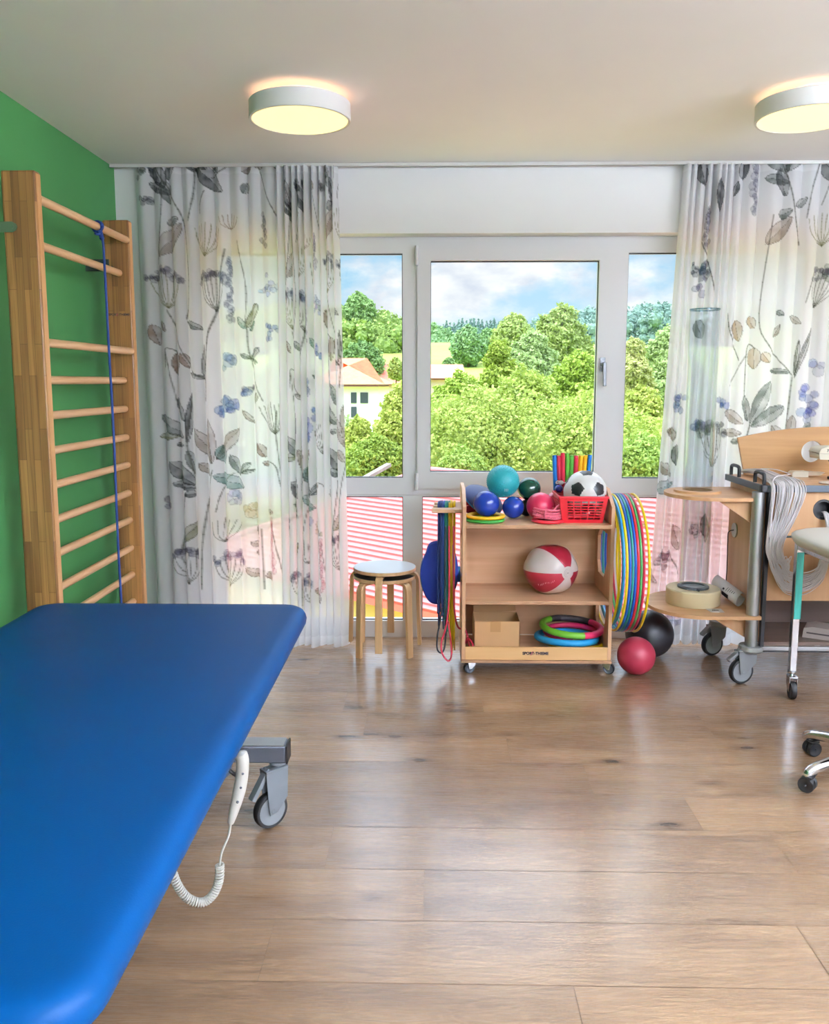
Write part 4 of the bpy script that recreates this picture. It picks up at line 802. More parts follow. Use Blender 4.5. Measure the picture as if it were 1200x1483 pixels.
# things on the middle shelf
def beach_ball():
    r = .142; cc = at(797, 823, 4.53); cc.z = .405 + .130; ax = V((.50, -.80, .03)).normalized(); m = MB(); u, w_, a = basis(ax)
    sx = V((1, 0, 0)); sx = (sx - a * sx.dot(a)).normalized(); sz = a.cross(sx); sz = sz if sz.z > 0 else -sz
    NU, NV = 72, 36; vs = []; fs = []; ms = []
    for i in range(NV + 1):
        t = PI * i / NV
        for j in range(NU):
            p = 2 * PI * j / NU; k = 1 - .055 * (1 - abs(math.cos(3 * p))) * math.sin(t) + .02 * math.sin(5 * t + p * 2) * math.sin(t) * .4
            d = (sx * math.cos(p) + sz * math.sin(p)) * math.sin(t) * k + a * math.cos(t) * .97; q = cc + V((d.x * 1.06, d.y, d.z * .97)) * r; q.z = max(q.z, .4055); vs.append(q)
    for i in range(NV):
        for j in range(NU):
            fs.append((i * NU + j, (i + 1) * NU + j, (i + 1) * NU + (j + 1) % NU, i * NU + (j + 1) % NU)); t = (i + .5) / NV
            ms.append(1 if t < .085 or t > .93 else (0 if (int((j + .5) / (NU / 6)) % 2 == 1) else 1))
    m.add(vs, fs); m.m = ms; o = m.build('beach_ball', [mat('beach ball red', (150, 30, 48), .3), mat('beach ball white', (222, 208, 204), .3)]); tag(o, 'red and white panelled beach ball on the middle shelf', 'beach ball')
    vv = MB(); vv.torus(cc + a * r * .972, a, .013, .0012, 24, 6); vv.torus(cc + a * r * .968, a, .021, .001, 28, 6); vv.cyl(cc + a * r * .97 - sx * .003, cc + a * (r * .97 + .004) - sx * .003, .0028, n=8); vv.cyl(cc + a * r * .97 + sx * .004, cc + a * (r * .97 + .004) + sx * .004, .0028, n=8); vv.build('valve', mat('valve grey', (176, 164, 164), .4), o)
    pm = MB()
    for k in range(10):
        p = PI + .52 + .030 * math.sin(k); t = .60 + .075 * k; d = (sx * math.cos(p) + sz * math.sin(p)) * math.sin(t) + a * math.cos(t); q = cc + d * r * .975; tt = sx * 0 + V((0, 0, 1)); pm.bar(q - tt * .004 + d * .002, q + tt * .004 + d * .002 + V((.002 * (k % 3 - 1), 0, 0)), .0014 + .001 * (k % 2), .001, d)
    pm.build('faded_print', mat('faded print', (214, 176, 178), .5), o)
beach_ball()

# things on the bottom shelf
def carton():
    cb = mat('cardboard', (196, 152, 106), .8, var=.06, vscale=6); x0, x1 = .232, .478; y0, y1 = 4.41, 4.60; z0, z1 = .1005, .272; h = .003
    t = thing('cardboard_box', 'open cardboard box at the left of the bottom shelf', 'box', ((x0 + x1) / 2, (y0 + y1) / 2, z0))
    m = MB(); m.box(x0, x1, y0, y0 + h, z0, z1); m.box(x0, x1, y1 - h, y1, z0, z1); m.box(x0, x0 + h, y0, y1, z0, z1); m.box(x1 - h, x1, y0, y1, z0, z1); m.box(x0, x1, y0, y1, z0, z0 + h); m.build('carton', cb, t)
    MB().bar((x0 + .004, y1, z1), (x1 - .02, y1, z1), .003, .003).bar(((x0 + x1) / 2, y1, z1), ((x0 + x1) / 2 - .004, y1 + .012, z1 + .052), x1 - x0 - .01, .003, (0, 1, 0)).build('flap', cb, t)
    MB().box(.318, .374, y0 - .0008, y0, z1 - .058, z1).build('tape', mat('brown tape', (172, 128, 78), .3), t)
carton()
ring_c = at(820, 925, 4.53)
cA, cB = [mat('ring green', (106, 170, 44), .5), mat('ring pink', (214, 44, 96), .5), mat('ring charcoal', (40, 34, 40), .5), mat('ring orange', (238, 146, 60), .5)], [mat('ring blue', (40, 160, 222), .5)]
ring_disc('foam_ring', (ring_c.x + .060, 4.555, .1185), .150, .0165, [mat('ring yellow', (232, 190, 20), .5)], 'yellow foam ring lying lowest in the pile on the bottom shelf', 'foam ring')
ring_disc('foam_ring', (ring_c.x + .002, 4.545, .146), .160, .0185, cB, 'light blue foam ring in the pile on the bottom shelf', 'foam ring', (.02, .09, 1))
ring_disc('foam_ring', (ring_c.x + .030, 4.57, .170), .140, .0150, [cA[1], cA[3]], 'pink and orange foam ring inside the pile on the bottom shelf', 'foam ring', (.0, .02, 1), fn=lambda f: 1 if .98 < f or f < .12 else 0)
ring_disc('foam_ring', (ring_c.x + .030, 4.555, .203), .160, .0185, cA, 'green, pink and dark foam ring on top of the ring pile', 'foam ring', (.05, -.02, 1), fn=lambda f: (1 if .03 < f < .36 else (2 if .36 <= f < .60 else 0)))

# jump ropes hanging over the rack, the blue cushion behind them
def hang_rope(name, col, pts, label, r=.0042):
    tag(MB().tube(spl(pts, 8), r, 8).build(name, mat('rope %d %d %d' % col, col, .65, bump=.6, bscale=500)), label, 'rope', 'skipping ropes on the trolley rack')
RK = .8825 + .006
def fold(px, col, y0, y1, bots, where, sway=0, r=.0042, loops=2):
    # a rope doubled over the rack bars: goes up in front, over, and down behind
    x = at(px, 740, 4.50).x; rr = random.Random(int(px * 10)); pts = []
    for k in range(loops):
        zb = [at(0, b, 4.45).z for b in bots][k % len(bots)]; dx = .0065 * k + rr.uniform(-.002, .002); X = x + dx
        pts += [(X + sway * .6, y0 - .006, zb + .10), (X, y0 - .008, .60), (X, y0 - .007, .80), (X, y0 - .004, RK - .002), (X + .002, (y0 + y1) / 2, RK + .012 + .004 * k), (X + .003, y1 + .004, RK - .002), (X + .004, y1 + .007, .80), (X + .005 + sway * .3, y1 + .006, .55), (X + .006 + sway, y1 - .01, zb + .06), (X + .008 + sway, (y0 + y1) / 2, zb)]
        if k < loops - 1: pts += [(X + .010 + sway, y0, zb + .05)]
    hang_rope('skipping_rope', col, pts, where, r)
ry0, ry1 = TY0 + .176, TY0 + .262
navy, teal, yel, red, blk = (26, 48, 104), (34, 128, 110), (236, 200, 16), (190, 40, 66), (24, 26, 34)
fold(634.5, navy, ry0 - .002, ry1, [914, 890], 'dark blue rope, outermost on the trolley rack', -.002)
fold(638.0, navy, ry0 - .012, ry1 + .02, [880, 915], 'dark blue rope on the rack, second from its outer end', .004)
fold(641.5, (40, 78, 150), ry0 - .003, ry1, [900, 910], 'mid blue rope on the rack beside the green ropes', .0)
fold(645.0, teal, ry0 - .012, ry1 + .015, [924, 918], 'green rope on the rack, next to the blue ropes', .0)
fold(648.5, teal, ry0 - .002, ry1, [905, 930], 'green rope on the rack, next to the yellow ropes', .002)
fold(652.5, yel, ry0 - .012, ry1 + .01, [948, 936], 'yellow rope on the rack, next to the green ropes', .003)
fold(656.5, yel, ry0 - .003, ry1, [928, 945], 'yellow rope on the rack, nearest the trolley side', -.002)
fold(650.5, (214, 176, 20), ry0 - .018, ry1 + .025, [940, 950], 'ochre yellow rope crossing in front of the other yellow ropes', .006)
P_ = lambda x, y, d=4.42: at(x, y, d)
hang_rope('skipping_rope', blk, [P_(645, 762, 4.385), P_(644.5, 850, 4.385), P_(645, 905, 4.385), P_(644, 935, 4.385), P_(639, 945.5, 4.385), P_(633, 940, 4.387), P_(633, 922, 4.39), P_(637, 900, 4.395), P_(640, 880, 4.40)], 'black rope loop hanging lowest among the blue ropes', .0046)
hang_rope('skipping_rope', red, [P_(650, 762, 4.380), P_(650, 860, 4.380), P_(646, 905, 4.378), P_(639, 930, 4.375), P_(640, 946, 4.372), P_(648, 957, 4.370), P_(653, 952, 4.372), P_(653, 935, 4.376), P_(649, 900, 4.395)], 'crimson rope whose loop hangs almost to the floor below the rack', .0044)
hang_rope('skipping_rope', (186, 44, 70), [P_(657, 762, 4.41), P_(657, 850, 4.41), P_(658, 885, 4.41), P_(663, 908, 4.44), (.19, 4.47, .20), (.21, 4.46, .115), (.222, 4.43, .108), (.205, 4.40, .106)], 'red rope running from the rack into the bottom shelf of the trolley', .005)
hang_rope('skipping_rope', (170, 36, 62), [(.19, 4.42, .107), (.205, 4.385, .110), (.222, 4.37, .125), (.224, 4.39, .150), (.20, 4.46, .165), (.192, 4.48, .13)], 'coil end of a dark red rope lying beside the cardboard box', .006)
def hanging_cushion():
    k = at(636, 828, 4.62); m = MB(); pts = [(-.048, .170), (.055, .175), (.092, .10), (.106, .0), (.092, -.09), (.05, -.155), (-.02, -.182), (-.07, -.15), (-.104, -.06), (-.104, .04), (-.078, .11)]
    pts = [(p.x, p.y) for p in spl([(a, b, 0) for a, b in pts], 4, True)]; n = len(pts); vs = []
    for y, s in ((.010, .80), (.004, .95), (-.006, 1), (-.022, 1), (-.032, .95), (-.038, .80)): vs += [(k.x + a * s, k.y + y, k.z + b * s) for a, b in pts]
    fs = [(i * n + j, (i + 1) * n + j, (i + 1) * n + (j + 1) % n, i * n + (j + 1) % n) for i in range(5) for j in range(n)] + [tuple(range(n)), tuple(range(6 * n - 1, 5 * n - 1, -1))]
    t = tag(m.add(vs, fs).build('seat_cushion', mat('royal blue cloth', (14, 48, 150), .6, bump=.2, bscale=300)), 'royal blue oval cushion hanging behind the ropes beside the trolley', 'cushion')
    MB().tube(spl([(k.x + .02, k.y - .01, k.z + .172), (k.x + .05, k.y + .03, .85), (k.x + .06, k.y + .036, .864), (k.x + .06, k.y + .05, .86)], 5), .003, 6).build('hanging_loop', M_black, t)
    q = MB(); q.prism(circ(0, 0, .045, 24), (k.x + .105, k.y + .035, k.z - .02), (1, 0, 0), (0, 0, 1), .012); tag(q.build('paddle_disc', mat('light blue paddle', (80, 160, 220), .5), bevel=.002), 'light blue disc peeping out beside the yellow ropes', 'disc')
hanging_cushion()

# hoops on the pegs and balls on the floor
hoops = [('yellow', (238, 208, 24), .9585, 4.585, .372, .577, 'yellow hoop tucked against the trolley side behind the light blue hoops'), ('cyan', (40, 146, 206), .9725, 4.535, .356, .588, 'light blue hoop, larger of the two beside the trolley side'), ('cyan', (66, 170, 214), .9725, 4.535, .334, .588, 'light blue hoop nested inside the other light blue hoop'), ('yellow', (236, 212, 24), .987, 4.55, .376, .571, 'yellow hoop between the light blue and the dark blue hoops'), ('blue', (18, 88, 176), 1.0012, 4.55, .378, .571, 'dark blue hoop left of the teal hoop'), ('teal', (30, 140, 130), 1.0154, 4.55, .378, .571, 'teal hoop between the two dark blue hoops'), ('blue', (16, 78, 170), 1.0296, 4.55, .378, .571, 'dark blue hoop right of the teal hoop'), ('red', (206, 40, 56), 1.0438, 4.55, .378, .571, 'bright red hoop left of the green hoop'), ('green', (70, 150, 84), 1.058, 4.55, .378, .571, 'green hoop between the two red hoops'), ('crimson', (176, 36, 62), 1.0722, 4.55, .378, .571, 'dark red hoop right of the green hoop'), ('yellow', (238, 212, 20), 1.098, 4.55, .380, .570, 'yellow hoop, outermost on the pegs and set apart')]
for nm, col, x, y, R, z, lab in hoops:
    tag(MB().torus((x, y, z), (1, 0, 0), R - .0068, .0068, 96, 10).build('gym_hoop', mat('hoop %s %d' % (nm, col[0]), col, .28)), lab, 'hoop', 'gym hoops on the trolley pegs')
ball('medicine_ball', 921, 946, 4.37, .1005, mat('dull red ball', (152, 36, 58), .5, bump=.1), 'dull red ball on the floor at the foot of the hoops', z=.1005)
ball('medicine_ball', 940, 919, 4.66, .134, mat('dull black ball', (26, 24, 30), .45), 'large black ball on the floor behind the red ball', z=.134)

# ------------------------------------------------------------------ desk trolley with side shelves
CX0, CX1, CY0, CY1, CZ = 1.655, 2.80, 4.22, 4.762, 1.035
def desk_trolley():
    t = thing('desk_trolley', 'beech therapy desk on castors with round side shelves in front of the right curtain', 'trolley desk', ((CX0 + CX1) / 2, (CY0 + CY1) / 2, 0))
    edge = mat('slate edge', (84, 92, 102), .45)
    tp = MB().box(CX0 + .012, CX1, CY0 + .012, CY1, CZ - .028, CZ).build('desk_top', M_beech, t, bevel=.002)
    e = MB(); e.box(CX0, CX1, CY0, CY0 + .012, CZ - .034, CZ + .001); e.box(CX0, CX0 + .012, CY0, CY1, CZ - .034, CZ + .001); e.build('edge_band', edge, tp, bevel=.003)
    MB().box(CX0 - .004, CX0 + .03, CY0 - .004, CY0 + .03, CZ - .036, CZ + .003).build('corner_cap', M_black, tp, bevel=.006)
    for y in (4.25, 4.60):
        h = MB(); h.tube(spl([(CX0 + .020, y, CZ), (CX0 + .020, y, CZ + .040), (CX0 + .020, y + .012, CZ + .054), (CX0 + .020, y + .06, CZ + .058), (CX0 + .020, y + .108, CZ + .054), (CX0 + .020, y + .12, CZ + .040), (CX0 + .020, y + .12, CZ)], 4), .0095, 10); h.build('cable_guide', M_black, t)
    for x, y, pr in ((CX0 - .004, CY0 + .012, .031), (CX1 - .06, CY0 + .012, .031), (CX0 + .05, CY1 - .06, .02), (CX1 - .06, CY1 - .06, .02)):
            MB().lathe([(.0, .20), (pr, .20), (pr, CZ - .036), (0, CZ - .036)], (x, y + .02, 0), 28).build('post', M_alu, t)
    MB().box(CX0 + .034, CX0 + .052, CY0 + .004, CY0 + .03, .20, CZ - .034).build('recess_strip', M_black, t)  # black strip put in for the dark vertical recess beside the post
    sp = MB(); sp.prism([(0, .215), (.475, .215), (.475, 1.0), (0, 1.0)], (CX0 + .028, CY0 + .05, 0), (0, 1, 0), (0, 0, 1), .018); sp = sp.build('side_panel', M_beechz, t)
    hp = MB(); hp.cyl((CX0 + .0275, 4.64, .735), (CX0 + .021, 4.64, .735), .040, n=28); hp.build('grommet', mat('pale grommet', (200, 196, 190), .5), sp)
    g = at(1192, 738, CY0 + .03)
    fp = MB(); fp.prism([(CX0 + .052, .437), (CX1 - .03, .437), (CX1 - .03, CZ - .03), (CX0 + .052, CZ - .03)], (0, CY0 + .05, 0), (1, 0, 0), (0, 0, 1), .02, holes=[circ(g.x, g.z, .047, 32)]); fp = fp.build('front_panel', M_beechz, t)
    MB().lathe([(.040, -.004), (.052, -.004), (.053, 0), (.047, .004), (.044, .05), (0, .05)], (g.x, CY0 + .032, g.z), 36, (0, 1, 0)).build('grommet', M_black, fp)  # closed black back of the cup stands for the dark inside the hole
    dk = wood('dark compartment', (104, 84, 74), (88, 70, 62), 'x', .6)
    MB().box(CX0 + .05, CX1 - .03, CY0 + .40, CY0 + .415, .2, .6).build('inner_back', dk, t)
    MB().box(CX0 + .05, CX1 - .03, CY0 + .03, CY0 + .50, .200, .218).build('floor_shelf', dk, t)
    MB().box(CX0 + .03, CX1 - .03, CY0 + .004, CY0 + .028, .178, .200).build('lower_rail', M_alu, t, bevel=.003)
    MB().box(CX0 + .03, CX1 - .03, CY0 + .004, CY0 + .028, .172, .178).build('rail_seal', M_black, t)
    hk = MB()
    for z, x0_ in ((.77, 1.745), (.685, 1.86)):
        hk.cyl((x0_, CY0 + .03, z), (2.1, CY0 + .03, z), .0055, n=10)
        for xx in (x0_ - .004, x0_ + .012, x0_ + .03): hk.sphere((xx, CY0 + .03, z), .0085, 10, 6)
        hk.cyl((2.0, CY0 + .03, z), (2.0, CY0 + .052, z), .006, n=8)
    hk.build('hook_rod', M_black, t)
    # bowed back board with a round opening
    a = at(1078, 645, 4.745); b = at(1175, 654, 4.745); xs = [(CX0 + .10, CZ), (CX0 + .055, CZ + .205)]
    bow = [(CX1 - .10, CZ), (CX1 - .055, CZ + .205)]; top = [(x, CZ + .205 + .062 * (1 - ((x - (CX0 + CX1) / 2) / ((CX1 - CX0) / 2 - .055)) ** 2)) for x in np.linspace(CX1 - .06, CX0 + .06, 24)]
    MB().prism([xs[0], bow[0], bow[1]] + top + [xs[1]], (0, 4.758, 0), (1, 0, 0), (0, 0, 1), .018, holes=[circ(b.x, b.z, .060, 40)]).build('back_board', wood('oak back board', (190, 146, 96), (170, 126, 78), 'x', .8), t, bevel=.002)
    # half-round side shelves on the left
    sx = CX0 + .028
    def dshelf(name, z, xl, yc, hy, th, hole=None, ringr=None):
        pts = [(sx, yc - hy), (sx, yc + hy)]; n = 28; arc = [((xl + hy * .95) + (hy * .95) * math.cos(q), yc + hy * math.sin(q)) for q in np.linspace(PI / 2, 1.5 * PI, n)]
        s = MB().prism(pts + arc, (0, 0, z - th), (1, 0, 0), (0, 1, 0), th, holes=[hole] if hole else ()).build(name, M_beech, t, bevel=.002)
        return s
    tcx, tcy = 1.418, 4.49
    s1 = dshelf('upper_side_shelf', .968, 1.245, 4.475, .235, .018, circ(tcx, tcy, .079, 40))
    MB().lathe([(.079, 0), (.122, 0), (.122, .012), (.079, .012)], (tcx, tcy, .968), 48, closed=True).build('collar_ring', M_beech, s1)
    s2 = dshelf('lower_side_shelf', .362, 1.165, 4.485, .275, .018)
    for s_, zt, zl, xl in ((s1, .950, .80, 1.46), (s2, .344, .20, 1.44)):
        y = 4.30; MB().prism([(xl, zt), (sx, zl), (sx, zt)], (0, y, 0), (1, 0, 0), (0, 0, 1), .018).build('bracket', M_beechz, s_)
    cg, cdm = mat('castor light grey', (140, 143, 146), .42), mat('castor disc light', (150, 153, 156), .45)
    for x, y, a_ in ((CX0 - .004, CY0 + .032, .25), (CX0 - .004, CY1 - .05, .35), (CX1 - .06, CY0 + .03, .2), (CX1 - .06, CY1 - .05, .3)):
        cs = castor(t, x, y, .200, .066, .030, a_, cg, cdm, trail=.05, brake=True)
        MB().lathe([(0, .172), (.058, .172), (.062, .180), (.058, .200), (0, .200)], (x, y, 0), 32).build('bumper_disc', mat('bumper grey', (158, 160, 160), .45), cs)
    # flex running down the side
    MB().tube(spl([(CX0 + .022, 4.64, .735), (CX0 + .0, 4.66, .72), (CX0 + .012, 4.70, .66), (CX0 + .018, 4.71, .5), (CX0 + .016, 4.71, .40)], 6), .003, 6).build('flex', M_black, t)
    return t
desk_trolley()
def acrylic_tube():
    t = thing('acrylic_tube', 'tall clear acrylic tube rising from a round cream base through the upper side shelf', 'tube', (1.418, 4.49, .362)); c = (1.418, 4.49, 0)
    ac = clear('clear acrylic', (.91, .93, .94), 3, .8, .02)
    MB().lathe([(.0765, .47), (.0765, 1.925), (.0735, 1.925), (.0735, .47)], c, 56, closed=True).build('tube', ac, t)
    MB().lathe([(.0768, 1.918), (.0768, 1.9265), (.0732, 1.9265), (.0732, 1.918)], c, 56, closed=True).build('rim', clear('acrylic rim', (.55, .66, .68), 2, .5, .02), t)
    MB().lathe([(0, .3625), (.140, .3625), (.142, .366), (.142, .440), (.138, .446), (0, .446)], c, 64).build('base', mat('cream base', (222, 206, 166), .45), t)
    MB().lathe([(.060, .4465), (.082, .4465), (.082, .456), (.078, .458), (.060, .458)], c, 48, closed=True).build('seal_ring', mat('smoky seal', (70, 76, 80), .3), t)
    MB().lathe([(0, .447), (.072, .447), (.072, .452), (0, .452)], c, 48).build('inner_disc', mat('inner disc', (150, 156, 160), .3), t)
    MB().cyl((1.418, 4.405, .450), (1.418, 4.395, .450), .006, n=10).build('screw', M_black, t)
acrylic_tube()
def paper_roll():
    pw = mat('white paper', (230, 226, 228), .7)
    # curled sheets lying against the side panel
    a, b = at(1036, 838, 4.60), at(1072, 869, 4.40); a.z = .455; b.z = .403; d = (b - a).normalized(); u = V((0, 0, 1)); u = (u - d * u.dot(d)).normalized(); w_ = d.cross(u); R = .036; n = 26; L = (b - a).length
    m = MB(); vs = []
    for l in (0, L):
        for i in range(n): q = -1.0 + 5.6 * i / (n - 1); r = R * (1 + .18 * i / n); vs.append(a + d * (l + .015 * math.sin(q)) + (u * math.cos(q) + w_ * math.sin(q)) * r)
    fs = [(i, i + 1, n + i + 1, n + i) for i in range(n - 1)]; t = m.add(vs, fs).build('paper_roll', pw); so = t.modifiers.new('thick', 'SOLIDIFY'); so.thickness = .0012
    tag(t, 'curled white printed leaflet leaning behind the cream tube base', 'paper')
    k = MB()
    def on(q, l, lift=.0012): return a + d * l + (u * math.cos(q) + w_ * math.sin(q)) * (R * (1 + .18 * (q + 1) / 5.6) + lift)
    def patch(q0, q1, l0, l1):
        N_ = 5; v_ = [on(q0 + (q1 - q0) * i / N_, l) for l in (l0, l1) for i in range(N_ + 1)]; k.add(v_, [(i, i + 1, N_ + 2 + i, N_ + 1 + i) for i in range(N_)])
    q0 = math.atan2((V((-.3, -1, .2))).dot(w_), (V((-.3, -1, .2))).dot(u))
    if q0 < -1: q0 += 2 * PI
    patch(q0 + .55, q0 + 1.2, L * .50, L * .76)
    for i in range(5): patch(q0 - .35 + .0 * i, q0 + .25 - .06 * i, L * (.62 + .062 * i), L * (.635 + .062 * i))
    patch(q0 + .05, q0 + .30, L * .50, L * .56)
    k.build('print', mat('leaflet ink', (52, 46, 54), .7), t)
paper_roll()
def label_card():
    p = atz(1034, 884, .364); x0, x1, y0, y1 = p.x - .036, p.x + .046, p.y - .035, p.y + .035
    t = tag(MB().prism([(x0, y1), (x0 + .008, y0 + .006), (x0 + .014, y0), (x1 - .004, y0), (x1, y1)][::1], (0, 0, .3625), (1, 0, 0), (0, 1, 0), .0015).build('label_card', mat('grey card', (206, 200, 196), .5)), 'small greyish label card lying at the front of the lower side shelf', 'card')
    sq = MB(); sq.tube(spl([(p.x - .012 + .005 * i, p.y + (.006 if i % 2 else -.008) * (1 - .08 * i), .3648) for i in range(8)], 4), .0016, 6); sq.build('handwriting', M_black, t)
label_card()
# bundle of clear tubing laid over the desk and hanging in a loop
def tubing():
    rr = random.Random(9); pv = mat('clear tubing', (232, 226, 228), .25, spec=.7); yf = CY0 - .016
    t = thing('tubing_bundle', 'bundle of thin clear tubing draped over the desk edge and hanging in a loop', 'tubing', (1.80, CY0, .62))
    front = MB(); g = at(1192, 738, CY0 + .05)
    for i in range(60):
        f = i / 59; s = rr.uniform(-1, 1); e = rr.uniform(0, 1); dz = rr.uniform(-.012, .012)
        xt = 1.695 + .155 * f + rr.uniform(-.01, .01); zb = .485 + .03 * (1 - f) + .095 * f + rr.uniform(-.035, .03); lay = rr.uniform(0, .022)
        pts = [(CX0 + .07 + .05 * f, 4.735 - .02 * e, CZ + .012 + .02 * e), (CX0 + .09 + .07 * f, 4.58, CZ + .016 + .03 * e), (CX0 + .06 + .12 * f, 4.40, CZ + .010 + .025 * e), (xt, CY0 + .05, CZ + .012 + .018 * e), (xt + .004, CY0 - .004 - lay * .5, CZ + .006), (xt + .002, yf - lay, CZ - .045)]
        m_ = 1.678 + .075 * f + rr.uniform(-.012, .012); pts += [(xt * .65 + m_ * .35, yf - lay, .88), (m_, yf - lay, .74 + dz), (m_ + .018, yf - lay, .66)]
        c = 1.775 + .03 * e; pts += [(m_ + .045, yf - lay, zb + .085), (c + .0, yf - lay, zb + .012), (c + .075, yf - lay, zb), (c + .15, yf - lay + .004, zb + .035), (c + .20 - .02 * f, yf - lay + .006, zb + .12 + .03 * f), (g.x - .014 + .026 * f, yf - lay * .8, g.z - .08), (g.x - .012 + .024 * f, CY0 + .02, g.z - .012 - .01 * e), (g.x, CY0 + .075, g.z - .015)]
        front.tube(spl(pts, 5), .0023, 5)
    o = front.build('tubing', pv, t); o['kind'] = 'stuff'
    z = MB()
    z.tube(spl([(1.76, CY0 + .30, CZ + .055), (1.80, CY0 + .2, CZ + .06), (1.84, CY0 + .12, CZ + .045), (1.80, CY0 + .05, CZ + .05), (1.72, CY0 + .02, CZ + .035), (1.69, yf - .03, CZ - .03), (1.688, yf - .03, .8), (1.70, yf - .03, .65), (1.74, yf - .03, .56)], 6), .0024, 5); z.build('loose_strand', pv, t)
tubing()
# things on the desk and under it
def desk_device():
    p = at(1195, 657, 4.50); cr = mat('cream device', (224, 218, 200), .4)
    t = thing('control_device', 'cream control unit with dark lettering on a black stand, cut by the right picture edge', 'device', (p.x + .07, 4.5, CZ))
    m = MB(); m.prism([(p.x - .055, p.z - .026), (p.x + .15, p.z - .034), (p.x + .15, p.z + .004), (p.x - .06, p.z + .004)], (0, 4.56, 0), (1, 0, 0), (0, 0, 1), .12); m.build('lower_shell', cr, t, bevel=.012, seg=4)
    m = MB(); m.prism([(p.x - .064, p.z + .006), (p.x + .15, p.z + .006), (p.x + .15, p.z + .040), (p.x - .02, p.z + .040), (p.x - .052, p.z + .030)], (0, 4.562, 0), (1, 0, 0), (0, 0, 1), .126); m.build('upper_shell', cr, t, bevel=.009, seg=4)
    MB().box(p.x - .05, p.x + .145, 4.45, 4.545, p.z - .004, p.z + .008).build('joint_line', M_dgrey, t)
    lettering('73 -', .020, (p.x - .008, 4.4348, p.z + .020), (PI / 2, 0, 0), M_black, t, .0003, .0004, align='CENTER')
    MB().box(p.x + .018, p.x + .028, 4.4345, 4.4352, p.z + .013, p.z + .027).box(p.x + .031, p.x + .045, 4.4345, 4.4352, p.z + .013, p.z + .027).build('blocked_print', M_black, t)
    MB().bar((p.x + .02, 4.5, p.z - .03), (p.x + .075, 4.5, CZ + .02), .012, .012).bar((p.x + .02, 4.48, CZ + .009), (p.x + .15, 4.48, CZ + .009), .06, .016).build('stand', M_black, t, bevel=.003)
desk_device()
def remote():
    a = at(1144, 686, 4.62); b = at(1190, 686, 4.62); m = MB(); z = CZ + .001
    t = thing('desk_handpiece', 'long flat cream handpiece lying on the desk below the back board', 'handpiece', (a.x + .09, 4.62, z))
    m.prism([(a.x, z), (a.x + .085, z), (a.x + .085, z + .032), (a.x + .01, z + .032), (a.x, z + .024)], (0, 4.65, 0), (1, 0, 0), (0, 0, 1), .06); m.build('grip', mat('cream device', (224, 218, 200), .4), t, bevel=.006, seg=3)
    MB().prism([(a.x + .085, z + .008), (b.x - .02, z + .010), (b.x + .005, z + .026), (a.x + .085, z + .03)], (0, 4.645, 0), (1, 0, 0), (0, 0, 1), .05).build('blade', mat('beige blade', (206, 184, 160), .5), t, bevel=.003)
    q = at(1202, 698, 4.30); m = MB(); m.lathe([(0, 0), (.05, 0), (.055, .004), (.05, .009), (0, .009)], (q.x, 4.30, CZ + .001), 32); tag(m.build('coaster', mat('pale coaster', (220, 200, 186), .5)), 'small pale disc on the desk at the right picture edge', 'coaster')
remote()
def under_device():
    p = atz(1180, 912, .24); cr = mat('pinkish grey shell', (172, 158, 152), .5)
    t = thing('foot_control', 'pinkish grey pedal unit on the dark bottom shelf of the desk trolley', 'pedal', (p.x + .1, p.y, .218))
    m = MB(); u = V((.86, -.5, 0)).normalized(); w_ = V((.5, .86, 0)); o = V((p.x - .03, p.y + .05, .2185))
    m.prism([(0, 0), (.30, 0), (.30, .05), (.05, .062), (.005, .05)], o - w_ * .0, u, V((0, 0, 1)), .13); m.build('shell', cr, t, bevel=.008, seg=3)
    MB().cyl(o + u * .20 - w_ * .065 + V((0, 0, .055)), o + u * .20 - w_ * .065 + V((0, 0, .066)), .035, n=24).build('pedal_hole', M_black, t)
    MB().bar(o + u * .02 - w_ * .132 + V((0, 0, .028)), o + u * .28 - w_ * .132 + V((0, 0, .026)), .003, .007, (0, 0, 1)).build('trim_line', mat('trim line dark', (66, 56, 58), .5), t)
under_device()

